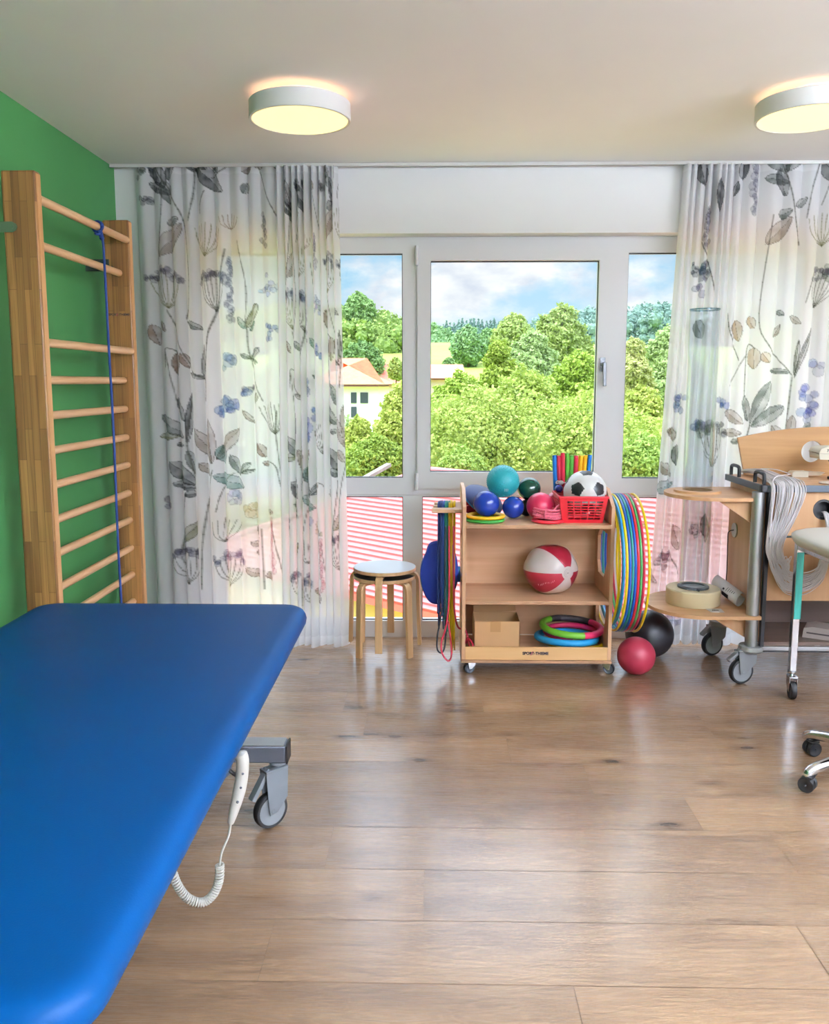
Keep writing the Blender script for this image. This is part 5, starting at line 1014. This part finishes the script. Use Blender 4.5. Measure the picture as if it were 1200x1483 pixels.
# ------------------------------------------------------------------ white padded chair with square chrome legs
def padded_stool():
    A = V((1.783, 4.055, 0)); ang = math.radians(2.0); ux = V((math.cos(ang), math.sin(ang), 0)); uy = V((math.sin(ang), -math.cos(ang), 0)) * 1   # uy: towards the viewer
    W_, D_ = .46, .50; zr = .762
    t = thing('treatment_chair', 'white padded chair with square chrome legs and turquoise leg reflection in front of the desk', 'chair', A + ux * W_ / 2 + uy * D_ / 2)
    P = lambda a, b, z: A + ux * a + uy * b + V((0, 0, z))
    m = MB(); n = 40; vs = []; fs = []
    prof = [(.97, .0), (1.0, .012), (1.03, .030), (1.035, .045), (1.0, .056), (.9, .068), (.7, .078), (.35, .084)]
    for k, z in prof:
        for i in range(n):
            q = 2 * PI * i / n; cx, sy = math.cos(q), math.sin(q); e = .5; a = W_ / 2 + (W_ / 2 + .075) * k * math.copysign(abs(cx) ** e, cx); b = D_ / 2 + (D_ / 2 + .03) * k * math.copysign(abs(sy) ** e, sy); vs.append(P(a, b, zr + .022 + z))
    L_ = len(prof); fs = [(i * n + j, i * n + (j + 1) % n, (i + 1) * n + (j + 1) % n, (i + 1) * n + j) for i in range(L_ - 1) for j in range(n)] + [tuple(range(n - 1, -1, -1)), tuple(range((L_ - 1) * n, L_ * n))]
    m.add(vs, fs).build('seat', mat('white leatherette', (222, 216, 206), .42, bump=.1), t, smooth=60)
    r = MB(); h = .034
    for p, q in ((P(0, 0, zr), P(W_, 0, zr)), (P(W_, 0, zr), P(W_, D_, zr)), (P(W_, D_, zr), P(0, D_, zr)), (P(0, D_, zr), P(0, 0, zr))): r.bar(p, q, .03, h)
    r.build('seat_frame', M_chrome, t, bevel=.002)
    for a, b in ((0, 0), (W_, 0), (W_, D_), (0, D_)):
        l = MB().bar(P(a, b, .135), P(a, b, zr + .016), .032, .032, (0, 1, 0)).build('leg', M_chrome, t, bevel=.002)
        if a == 0 and b == 0:  # teal reflection on this chrome leg put in as a coloured piece
            sl = MB().bar(P(a + .003, b + .002, .40), P(a + .003, b + .002, zr - .03), .0335, .034, (0, 1, 0)).build('leg_reflection', mat('turquoise reflection', (70, 186, 176), .3, metal=.3, var=.35, vscale=30, stretch=(1, 1, .1)), l, bevel=.002); sl['label'] = 'turquoise sleeve'
        c0 = P(a, b, 0); castor(t, c0.x, c0.y, .135, .042, .026, 1.45, M_chrome, M_black, trail=.022)
padded_stool()

# ------------------------------------------------------------------ swivel chair whose base reaches into the picture
def swivel_chair():
    c = V((1.738, 3.135, 0)); t = thing('swivel_stool', 'swivel stool with chrome star base and black castors at the right picture edge', 'stool', c)
    for k in range(5):
        a = math.radians(193 - 72 * k); d = V((math.cos(a), math.sin(a), 0)); e = c + d * .30
        m = MB(); pts = spl([c + d * .02 + V((0, 0, .13)), c + d * .15 + V((0, 0, .118)), c + d * .27 + V((0, 0, .098)), c + d * .312 + V((0, 0, .082)), c + d * .318 + V((0, 0, .066))], 5); m.tube(pts, .02, 14, radii=[.026 - .010 * i / len(pts) for i in range(len(pts))]); l = m.build('base_arm', M_chrome, t)
        castor(t, e.x, e.y, .076, .030, .046, a + PI / 2 + (.6 if k == 0 else -.3), M_black, M_black, trail=.012, twin=True)
    m = MB(); m.cyl(c + V((0, 0, .11)), c + V((0, 0, .16)), .045); m.cyl(c + V((0, 0, .16)), c + V((0, 0, .30)), .028); m.cyl(c + V((0, 0, .30)), c + V((0, 0, .46)), .016); m.build('column', M_chrome, t)
    m = MB(); m.lathe([(0, .46), (.15, .46), (.185, .475), (.19, .50), (.18, .525), (.14, .535), (0, .535)], c, 48); m.build('seat', M_black, t)
swivel_chair()

# ------------------------------------------------------------------ outside: neighbouring roof, trees, houses, hills
ter = lambda x, y: np.interp(y, [0, 30, 60, 95, 115, 150, 200, 260, 330, 420], [-6, -6, -4.6, -.5, 2.6, 6.5, 10, 12, 16, 18]) + 1.2 * np.sin(x * .018 + y * .01) * np.clip((y - 60) / 100, 0, 1)
def ground():
    nx, ny = 70, 90; xs = np.linspace(-260, 260, nx); ys = np.linspace(YF + 1.2, 420, ny); X, Y = np.meshgrid(xs, ys); Z = ter(X, Y)
    v = np.stack([X, Y, Z], -1).reshape(-1, 3); idx = np.arange(nx * ny).reshape(ny, nx); q = np.stack([idx[:-1, :-1], idx[:-1, 1:], idx[1:, 1:], idx[1:, :-1]], -1).reshape(-1, 4)
    me = bpy.data.meshes.new('meadow'); me.from_pydata(v.tolist(), [], q.tolist()); me.polygons.foreach_set('use_smooth', [True] * len(me.polygons)); me.materials.append(mat('meadow grass', (158, 178, 78), .9, var=.22, vscale=.12)); o = bpy.data.objects.new('meadow', me); COL.objects.link(o); structure(o)
ground()
def near_roof():
    A = V((-.14, 11.0, .385)); d = V((.75, -.66, 0)).normalized(); n = V((-.66, -.75, 0)).normalized(); run, drop, nc = 2.13, 1.08, 27
    t = thing('neighbouring_house', 'neighbouring house with red tiled roof just below the windows', 'house', (A.x + 1.5, A.y - 1, -6)); P = lambda u, v, z=0: A + d * u + n * v + V((0, 0, -drop * v / run + z))
    rt = mat('pale red roof tiles', (202, 118, 116), .5, var=.12, vscale=9); U1 = 11
    m = MB()
    for k in range(nc):
        v0, v1 = run * k / nc, run * (k + 1) / nc; a, b = P(-v0, v0, .0), P(U1, v0, .0); c, e = P(U1, v1, .022), P(-v1, v1, .022); m.add([a, b, c, e], [(0, 1, 2, 3)]); f, g = P(U1, v1, 0), P(-v1, v1, 0); m.mi = 1; m.add([e, c, f, g], [(0, 1, 2, 3)]); m.mi = 0
    m.build('front_roof_slope', [rt, mat('tile butts', (206, 104, 100), .6)], t, smooth=0)
    m = MB(); h = lambda u, v, z: A + d * u + n * v + V((0, 0, z)); m.add([P(0, 0), P(U1, 0), h(U1, -run, -drop), h(-run, -run, -drop)], [(0, 1, 2, 3)]); m.add([P(0, 0), h(-run, -run, -drop), P(-run, run)], [(0, 1, 2)]); m.build('rear_roof_slopes', rt, t, smooth=0)
    MB().cyl(P(-.05, 0, .03), P(U1, 0, .0), .045, n=12).build('ridge_tiles', rt, t); MB().cyl(P(0, 0, .0), P(-run, run, .03), .045, n=12).build('hip_tiles', rt, t)
    m = MB(); m.add([P(-run, run, .03), P(U1, run, .03), P(U1, run, -.075), P(-run, run, -.075)], [(0, 1, 2, 3)]); m.build('fascia', mat('coral fascia', (232, 110, 96), .6), t, smooth=0)
    m = MB(); a, b = h(-run + .2, run - .2, -6.5), h(U1, run - .2, -6.5); up = V((0, 0, 6.5 - drop - .05)); m.add([a, b, b + up, a + up], [(0, 1, 2, 3)]); a2, b2 = h(-run + .2, -run + .2, -6.5), h(U1, -run + .2, -6.5); m.add([a2, b2, b2 + up, a2 + up], [(3, 2, 1, 0)]); m.add([a, a + up, a2 + up, a2], [(0, 1, 2, 3)]); m.build('wall', mat('yellow render', (246, 214, 120), .8), t, smooth=0)
    q = MB(); q.prism([(-.78, 0), (9, 0), (9, 3.4), (-.78, 3.4)], (0, YF + .35, -1.12), (1, 0, 0), (0, 1, 0), .1); tag(q.build('flat_roof', mat('yellow gravel', (244, 214, 130), .8, var=.08, vscale=30)), 'yellowish flat roof strip right below the windows', 'roof')
near_roof()
a_, b_ = at(519, 698, 12.2), at(563, 673, 12.8)
bm_ = MB().bar(a_ - (b_ - a_) * .5, b_, .09, .05); bm_.bar(a_ + V((0, .06, -.03)), a_ + V((0, .06, -6)), .1, .1, (0, 1, 0))
tag(bm_.build('timber_beam', mat('weathered timber', (150, 146, 138), .8, var=.2, vscale=8)), 'weathered grey timber beam beside the red roof, low in the left window', 'beam')

M_leaf = tinted('leaves', .55, .35, .28); M_bark = mat('bark', (92, 78, 62), .9, var=.2, vscale=8); M_far = tinted('far leaves', .8, .1, .15)
def leaf_mesh(name, lobes, n, size, ca, cb, material, org, seed, core=.64, up=.25, aspect=.62, white=0):
    rs = np.random.RandomState(seed); C = np.array([l[:3] for l in lobes], float); Rr = np.array([l[3] for l in lobes], float); SZ = np.array([l[4] if len(l) > 4 else 1.0 for l in lobes])
    p = Rr ** 2 / (Rr ** 2).sum(); li = rs.choice(len(lobes), n, p=p); d = rs.normal(size=(n, 3)); d[:, 2] += up; d /= np.linalg.norm(d, axis=1)[:, None]
    lump = 1 + .13 * np.sin(d[:, 0] * 7 + li) * np.sin(d[:, 1] * 6 + li * 2) + .10 * np.sin(d[:, 2] * 11 + li * 3 + d[:, 0] * 5)
    rad = Rr[li] * lump * (.62 + .50 * rs.rand(n) ** .8); pos = C[li] + d * rad[:, None] * np.stack([np.ones(n), np.ones(n), SZ[li]], 1)
    nr = d + rs.normal(size=(n, 3)) * 1.0 + np.array([0, 0, .35]); nr /= np.linalg.norm(nr, axis=1)[:, None]
    a = rs.normal(size=(n, 3)); u = np.cross(nr, a); u /= np.linalg.norm(u, axis=1)[:, None]; w_ = np.cross(nr, u)
    s = size * (.55 + .9 * rs.rand(n))[:, None]; u = u * s; w_ = w_ * s * aspect
    q = np.stack([pos - u, pos + w_ - nr * s * .12, pos + u, pos - w_ - nr * s * .12], 1).reshape(-1, 3)
    t = rs.rand(n)[:, None] * .75 + .25 * rs.rand(len(lobes))[li][:, None]; A, B = np.array(s2l(ca)[:3]), np.array(s2l(cb)[:3]); col = A * (1 - t) + B * t
    if white: k = rs.rand(n) < white; col[k] = (.75, .78, .66)
    col = np.concatenate([np.repeat(col, 4, 0), np.ones((4 * n, 1))], 1); faces = np.arange(4 * n).reshape(n, 4)
    vs = [q]; cs = [col]; fs = faces.tolist(); o = 4 * n
    for c, r, z in zip(C, Rr, SZ):
        m = MB().sphere((0, 0, 0), 1, 10, 6); v = np.array([tuple(x) for x in m.v]) * r * core * np.array([1, 1, z]) + c; vs.append(v); cs.append(np.tile(np.append((A * .75 + B * .25), 1), (len(v), 1))); fs += [[i + o for i in f] for f in m.f]; o += len(v)
    v = np.concatenate(vs) - np.array(org); me = bpy.data.meshes.new(name); me.from_pydata(v.tolist(), [], fs)
    at_ = me.color_attributes.new('tint', 'FLOAT_COLOR', 'POINT'); at_.data.foreach_set('color', np.concatenate(cs).astype(np.float32).ravel()); me.materials.append(material); return me
def crown(R, h, n, seed, conic=0):
    rs = random.Random(seed); L = []
    for i in range(n):
        f = (i + .5) / n; z = h * f; rr = R * (math.sin(PI * (.18 + .72 * f)) ** .8 if not conic else (1 - .75 * f)); a = i * 2.4 + rs.random(); q = rr * .62 * rs.uniform(.6, 1)
        L.append((q * math.cos(a), q * math.sin(a), z, rr * rs.uniform(.48, .66), 1.0))
    L.append((0, 0, h * .45, R * .7, 1.1)); L.append((0, 0, h * .97, R * (.42 if not conic else .22), 1.1)); return L
TREES = {}
def tree(px, py_top, y, wpx, hpx, ca, cb, label, seed, n=9000, leaf=.16, conic=0, lobes=11, white=0, name='tree', rnd=1.0):
    k = y / FPX; R = wpx * k / 2; h = hpx * k; top = at(px, py_top, y); zc = top.z - h; g = float(ter(top.x, y)); base = V((top.x, y, min(g, zc - .2)))
    t = thing(name, label, 'tree' if name == 'tree' else 'shrub', base, 'trees beyond the window')
    L = [(a + top.x, b + y, c * .86 + zc, r, s) for a, b, c, r, s in crown(R, h, lobes, seed, conic)]
    me = leaf_mesh('foliage', L, int(n * 5.2), leaf * .42, ca, cb, M_leaf if y < 70 else M_far, base, seed); o = bpy.data.objects.new('foliage', me); COL.objects.link(o); o.parent = t; ORG[o.name] = base
    tr = MB(); tr.tube(spl([base, base.lerp(V((top.x, y, zc)), .6) + V((.05, 0, 0)), V((top.x, y, zc + h * .5))], 4), .1, 8, radii=[max(.05, R * .09 * (1 - .08 * i)) for i in range(9)]); tr.build('trunk', M_bark, t); return t
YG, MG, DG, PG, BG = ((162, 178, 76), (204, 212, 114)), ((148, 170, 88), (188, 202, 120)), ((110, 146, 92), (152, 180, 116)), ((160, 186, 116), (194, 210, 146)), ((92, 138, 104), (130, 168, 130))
T_ = [  # px, py of the top, depth, width px, height px, colours, label ...
 (592, 546, 17, 118, 190, YG, 'bright yellow-green bush filling the lower right of the left window', dict(n=10000, leaf=.10)),
 (520, 604, 16, 70, 110, YG, 'bright yellow-green bush under the white house in the left window', dict(n=6000, leaf=.09)),
 (606, 520, 21, 60, 190, YG, 'yellow-green tree rising behind the mullion between left window and casement', dict(n=7000, leaf=.11)),
 (722, 470, 23, 130, 230, ((148, 172, 62), (190, 204, 96)), 'pointed yellow-green tree in the middle of the casement view', dict(n=11000, leaf=.11, conic=1, lobes=16)),
 (668, 545, 19, 120, 150, ((146, 176, 62), (190, 208, 96)), 'light green tree at the lower left of the casement view', dict(n=10000, leaf=.10)),
 (760, 556, 17, 190, 160, ((150, 174, 70), (194, 208, 108)), 'broad leafy tree low in the middle of the casement view', dict(n=12000, leaf=.10)),
 (690, 604, 15.5, 250, 110, ((152, 176, 78), (196, 208, 112)), 'mid green bush at the bottom of the casement view, left of the turquoise ball', dict(n=10000, leaf=.085, white=.02)),
 (815, 447, 34, 92, 110, MG, 'round-topped green tree, tallest in the casement view', dict(n=8000, leaf=.17)),
 (772, 482, 29, 88, 120, PG, 'pale round tree in front of the tallest tree of the casement view', dict(n=8000, leaf=.14)),
 (745, 462, 44, 70, 60, MG, 'mid green tree behind the pointed tree, left of the tallest tree', dict(n=4000, leaf=.22)),
 (838, 505, 22, 110, 190, ((140, 172, 56), (186, 206, 92)), 'yellow-green tree at the right edge of the casement view', dict(n=11000, leaf=.11)),
 (850, 604, 16, 230, 130, ((154, 178, 76), (196, 210, 110)), 'dense mid green bush at the lower right of the casement view', dict(n=9000, leaf=.09)),
 (917, 488, 27, 70, 120, ((176, 186, 100), (206, 206, 140)), 'pale straw-green tree at the left of the right window', dict(n=6000, leaf=.13)),
 (972, 474, 30, 100, 140, PG, 'light green tree at the right of the right window view', dict(n=7000, leaf=.15)),
 (930, 560, 18, 110, 160, YG, 'bright green tree low in the left part of the right window', dict(n=9000, leaf=.10)),
 (1000, 575, 18, 120, 160, MG, 'mid green bush low in the right window beside the curtain', dict(n=9000, leaf=.10)),
 (1110, 480, 24, 200, 240, PG, 'green tree seen faintly through the right curtain', dict(n=6000, leaf=.14)),
 (1250, 500, 22, 180, 240, PG, 'light green tree seen through the right curtain at the picture edge', dict(n=5000, leaf=.14)),
 (425, 500, 20, 180, 260, PG, 'green tree seen faintly through the left curtain', dict(n=6000, leaf=.13)),
 (320, 500, 24, 190, 260, PG, 'light green tree seen through the left part of the left curtain', dict(n=5000, leaf=.14)),
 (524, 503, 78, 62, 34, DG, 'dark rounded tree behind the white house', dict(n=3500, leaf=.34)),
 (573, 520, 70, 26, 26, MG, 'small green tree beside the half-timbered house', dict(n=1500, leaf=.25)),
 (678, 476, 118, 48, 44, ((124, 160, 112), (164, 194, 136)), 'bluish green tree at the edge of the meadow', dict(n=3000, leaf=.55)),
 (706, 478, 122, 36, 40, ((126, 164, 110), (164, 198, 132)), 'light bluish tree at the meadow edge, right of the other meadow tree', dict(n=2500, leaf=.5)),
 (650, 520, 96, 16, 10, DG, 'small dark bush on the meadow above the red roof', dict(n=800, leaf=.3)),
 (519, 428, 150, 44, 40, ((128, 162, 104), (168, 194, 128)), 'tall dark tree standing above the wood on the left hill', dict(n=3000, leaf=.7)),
]
for i, (px, py, y, wp, hp, cc, lab, kw) in enumerate(T_):
    tree(px, py, y, wp, hp, cc[0], cc[1], lab, 40 + i, **kw)
def shrub():
    t = tree(668, 652, 13.6, 70, 60, (140, 172, 70), (180, 204, 110), 'low shrub with white blossom above the red roof ridge', 91, n=4000, leaf=.06, white=.16, name='shrub')
    tree(930, 640, 13.5, 110, 80, (132, 166, 70), (178, 202, 104), 'low green shrub at the bottom of the right window', 92, n=5000, leaf=.07, name='shrub')
    tree(545, 640, 14.0, 90, 70, (120, 150, 60), (170, 190, 80), 'low dark green shrub behind the timber beam', 93, n=4000, leaf=.07, name='shrub')
shrub()
def wood_stand(name, label, x0, x1, step, ybase, ytop, depth, ca, cb, seed, conifer=False, n_per=260):
    rs = random.Random(seed); L = []; k = depth / FPX
    for row in range(3):
        x = x0
        while x < x1:
            f = (x - x0) / (x1 - x0); b = at(x, np.interp(f, np.linspace(0, 1, len(ybase)), ybase), depth + row * 9 - 9); tp = at(x, np.interp(f, np.linspace(0, 1, len(ytop)), ytop) + rs.uniform(-3, 4) + (2 - row) * 9, depth + row * 9 - 9)
            r = step * k * rs.uniform(.55, .95); z = tp.z - r
            if conifer:
                for q in range(5): L.append((tp.x, tp.y, tp.z - .5 - q * r * .95, r * (.22 + .17 * q), 1.3))
            else:
                while z > b.z - r: L.append((tp.x + rs.uniform(-r, r) * .5, tp.y + rs.uniform(-2, 2), z, r * rs.uniform(.8, 1.15))); z -= r * 1.25
            x += step * rs.uniform(.7, 1.1)
    org = (L[0][0], depth, float(min(l[2] - l[3] for l in L)))
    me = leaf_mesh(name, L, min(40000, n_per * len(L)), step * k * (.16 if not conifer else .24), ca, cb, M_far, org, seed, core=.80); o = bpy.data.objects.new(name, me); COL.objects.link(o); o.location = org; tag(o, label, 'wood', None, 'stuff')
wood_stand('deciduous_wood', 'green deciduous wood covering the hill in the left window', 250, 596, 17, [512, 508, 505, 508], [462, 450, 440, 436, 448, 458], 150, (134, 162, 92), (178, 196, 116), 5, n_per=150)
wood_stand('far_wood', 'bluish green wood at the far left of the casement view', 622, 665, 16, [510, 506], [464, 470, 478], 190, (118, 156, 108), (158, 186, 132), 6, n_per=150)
wood_stand('conifer_ridge', 'haze-blue conifer ridge on the horizon of the casement view', 630, 790, 6.5, [500, 500], [470, 462, 458, 462, 466, 460], 250, (120, 152, 146), (156, 182, 170), 7, True, 170)  # distance haze put into the lighter bluish leaf colours
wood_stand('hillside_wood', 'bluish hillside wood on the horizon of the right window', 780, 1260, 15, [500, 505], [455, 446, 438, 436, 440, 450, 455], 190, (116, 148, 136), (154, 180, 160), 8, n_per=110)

def house(name, label, px, py_e, y, w_, dpt, hw, hr, rot, wallc, roofc, rows, hip=False, timber=False):
    c = at(px, py_e, y); t = thing(name, label, 'house', (c.x, c.y, c.z - hw)); u = V((math.cos(rot), math.sin(rot), 0)); v = V((-u.y, u.x, 0)); o = V((c.x, c.y, c.z - hw))
    P = lambda a, b, z: o + u * a + v * b + V((0, 0, z)); wm = mat('wall %d' % int(px), wallc, .8); rm = mat('roof %d' % int(px), roofc, .7, var=.15, vscale=3)
    m = MB(); q = [P(0, 0, 0), P(w_, 0, 0), P(w_, dpt, 0), P(0, dpt, 0)]; m.add(q + [p + V((0, 0, hw)) for p in q], [(0, 1, 5, 4), (1, 2, 6, 5), (2, 3, 7, 6), (3, 0, 4, 7), (4, 5, 6, 7)])
    if not hip: m.add([P(0, 0, hw), P(0, dpt, hw), P(0, dpt / 2, hw + hr)], [(0, 2, 1)]); m.add([P(w_, 0, hw), P(w_, dpt, hw), P(w_, dpt / 2, hw + hr)], [(0, 1, 2)])
    m.build('walls', wm, t, smooth=0)
    r = MB(); e = .5; k = -e * hr / (dpt / 2); hx = dpt / 2 if hip else -e
    a, b, c_, d = P(-e, -e, hw + k), P(w_ + e, -e, hw + k), P(w_ + e, dpt + e, hw + k), P(-e, dpt + e, hw + k); r0, r1 = P(hx, dpt / 2, hw + hr), P(w_ - hx, dpt / 2, hw + hr); up = V((0, 0, .15))
    fs = [(0, 1, 5, 4), (2, 3, 4, 5)] + ([(1, 2, 5), (3, 0, 4)] if hip else []); r.add([p + up for p in (a, b, c_, d, r0, r1)], fs); r.add([a, b, c_, d], [(3, 2, 1, 0)]); r.build('roof', rm, t, smooth=0)
    gm, sh = mat('window dark', (70, 78, 88), .3), mat('grey shutter', (120, 118, 116), .6)
    for a_, z, ww, hh in rows:
        b = MB(); p0 = P(a_, -.02, z); b.add([p0, p0 + u * ww, p0 + u * ww + V((0, 0, hh)), p0 + V((0, 0, hh))], [(0, 1, 2, 3)]); b.add([p0 - v * .04, p0 + u * ww - v * .04, p0 + u * ww + V((0, 0, hh)) - v * .04, p0 + V((0, 0, hh)) - v * .04], [(0, 1, 2, 3)]); b.build('window', gm, t, smooth=0)
    if timber:
        b = MB()
        for s in np.linspace(.15, .85, 5): b.bar(P(-.03, dpt * s, hw * .6), P(-.03, dpt * s, hw + hr * (1 - abs(2 * s - 1)) * .95), .12, .06, (1, 0, 0))
        for z in (.0, .38): b.bar(P(-.03, dpt * (.05 + z * .55), hw + hr * z), P(-.03, dpt * (.95 - z * .55), hw + hr * z), .06, .12)
        b.build('timber_framing', mat('brown timber', (140, 100, 84), .7), t, smooth=0)
    return t
house('house', 'white house with orange hipped roof at the left of the left window', 446, 555, 60, 5.0, 7.5, 6.4, 1.7, -.05, (240, 240, 240), (232, 146, 100), [(3.05, 5.0, .4, .75), (3.72, 5.0, .55, .75), (4.0 - 2.4, 5.0, .5, .75), (3.05, 4.0, .4, .75)], True)
house('house', 'half-timbered house with red gabled roof behind the white house', 540, 552, 76, 4.6, 4.2, 4.2, 1.5, .42, (226, 212, 200), (226, 130, 104), [], False, True)
house('house', 'house with salmon roof between the trees left in the casement view', 604, 546, 82, 4.2, 4.0, 3.6, 1.1, .1, (224, 206, 190), (236, 158, 120), [], False)
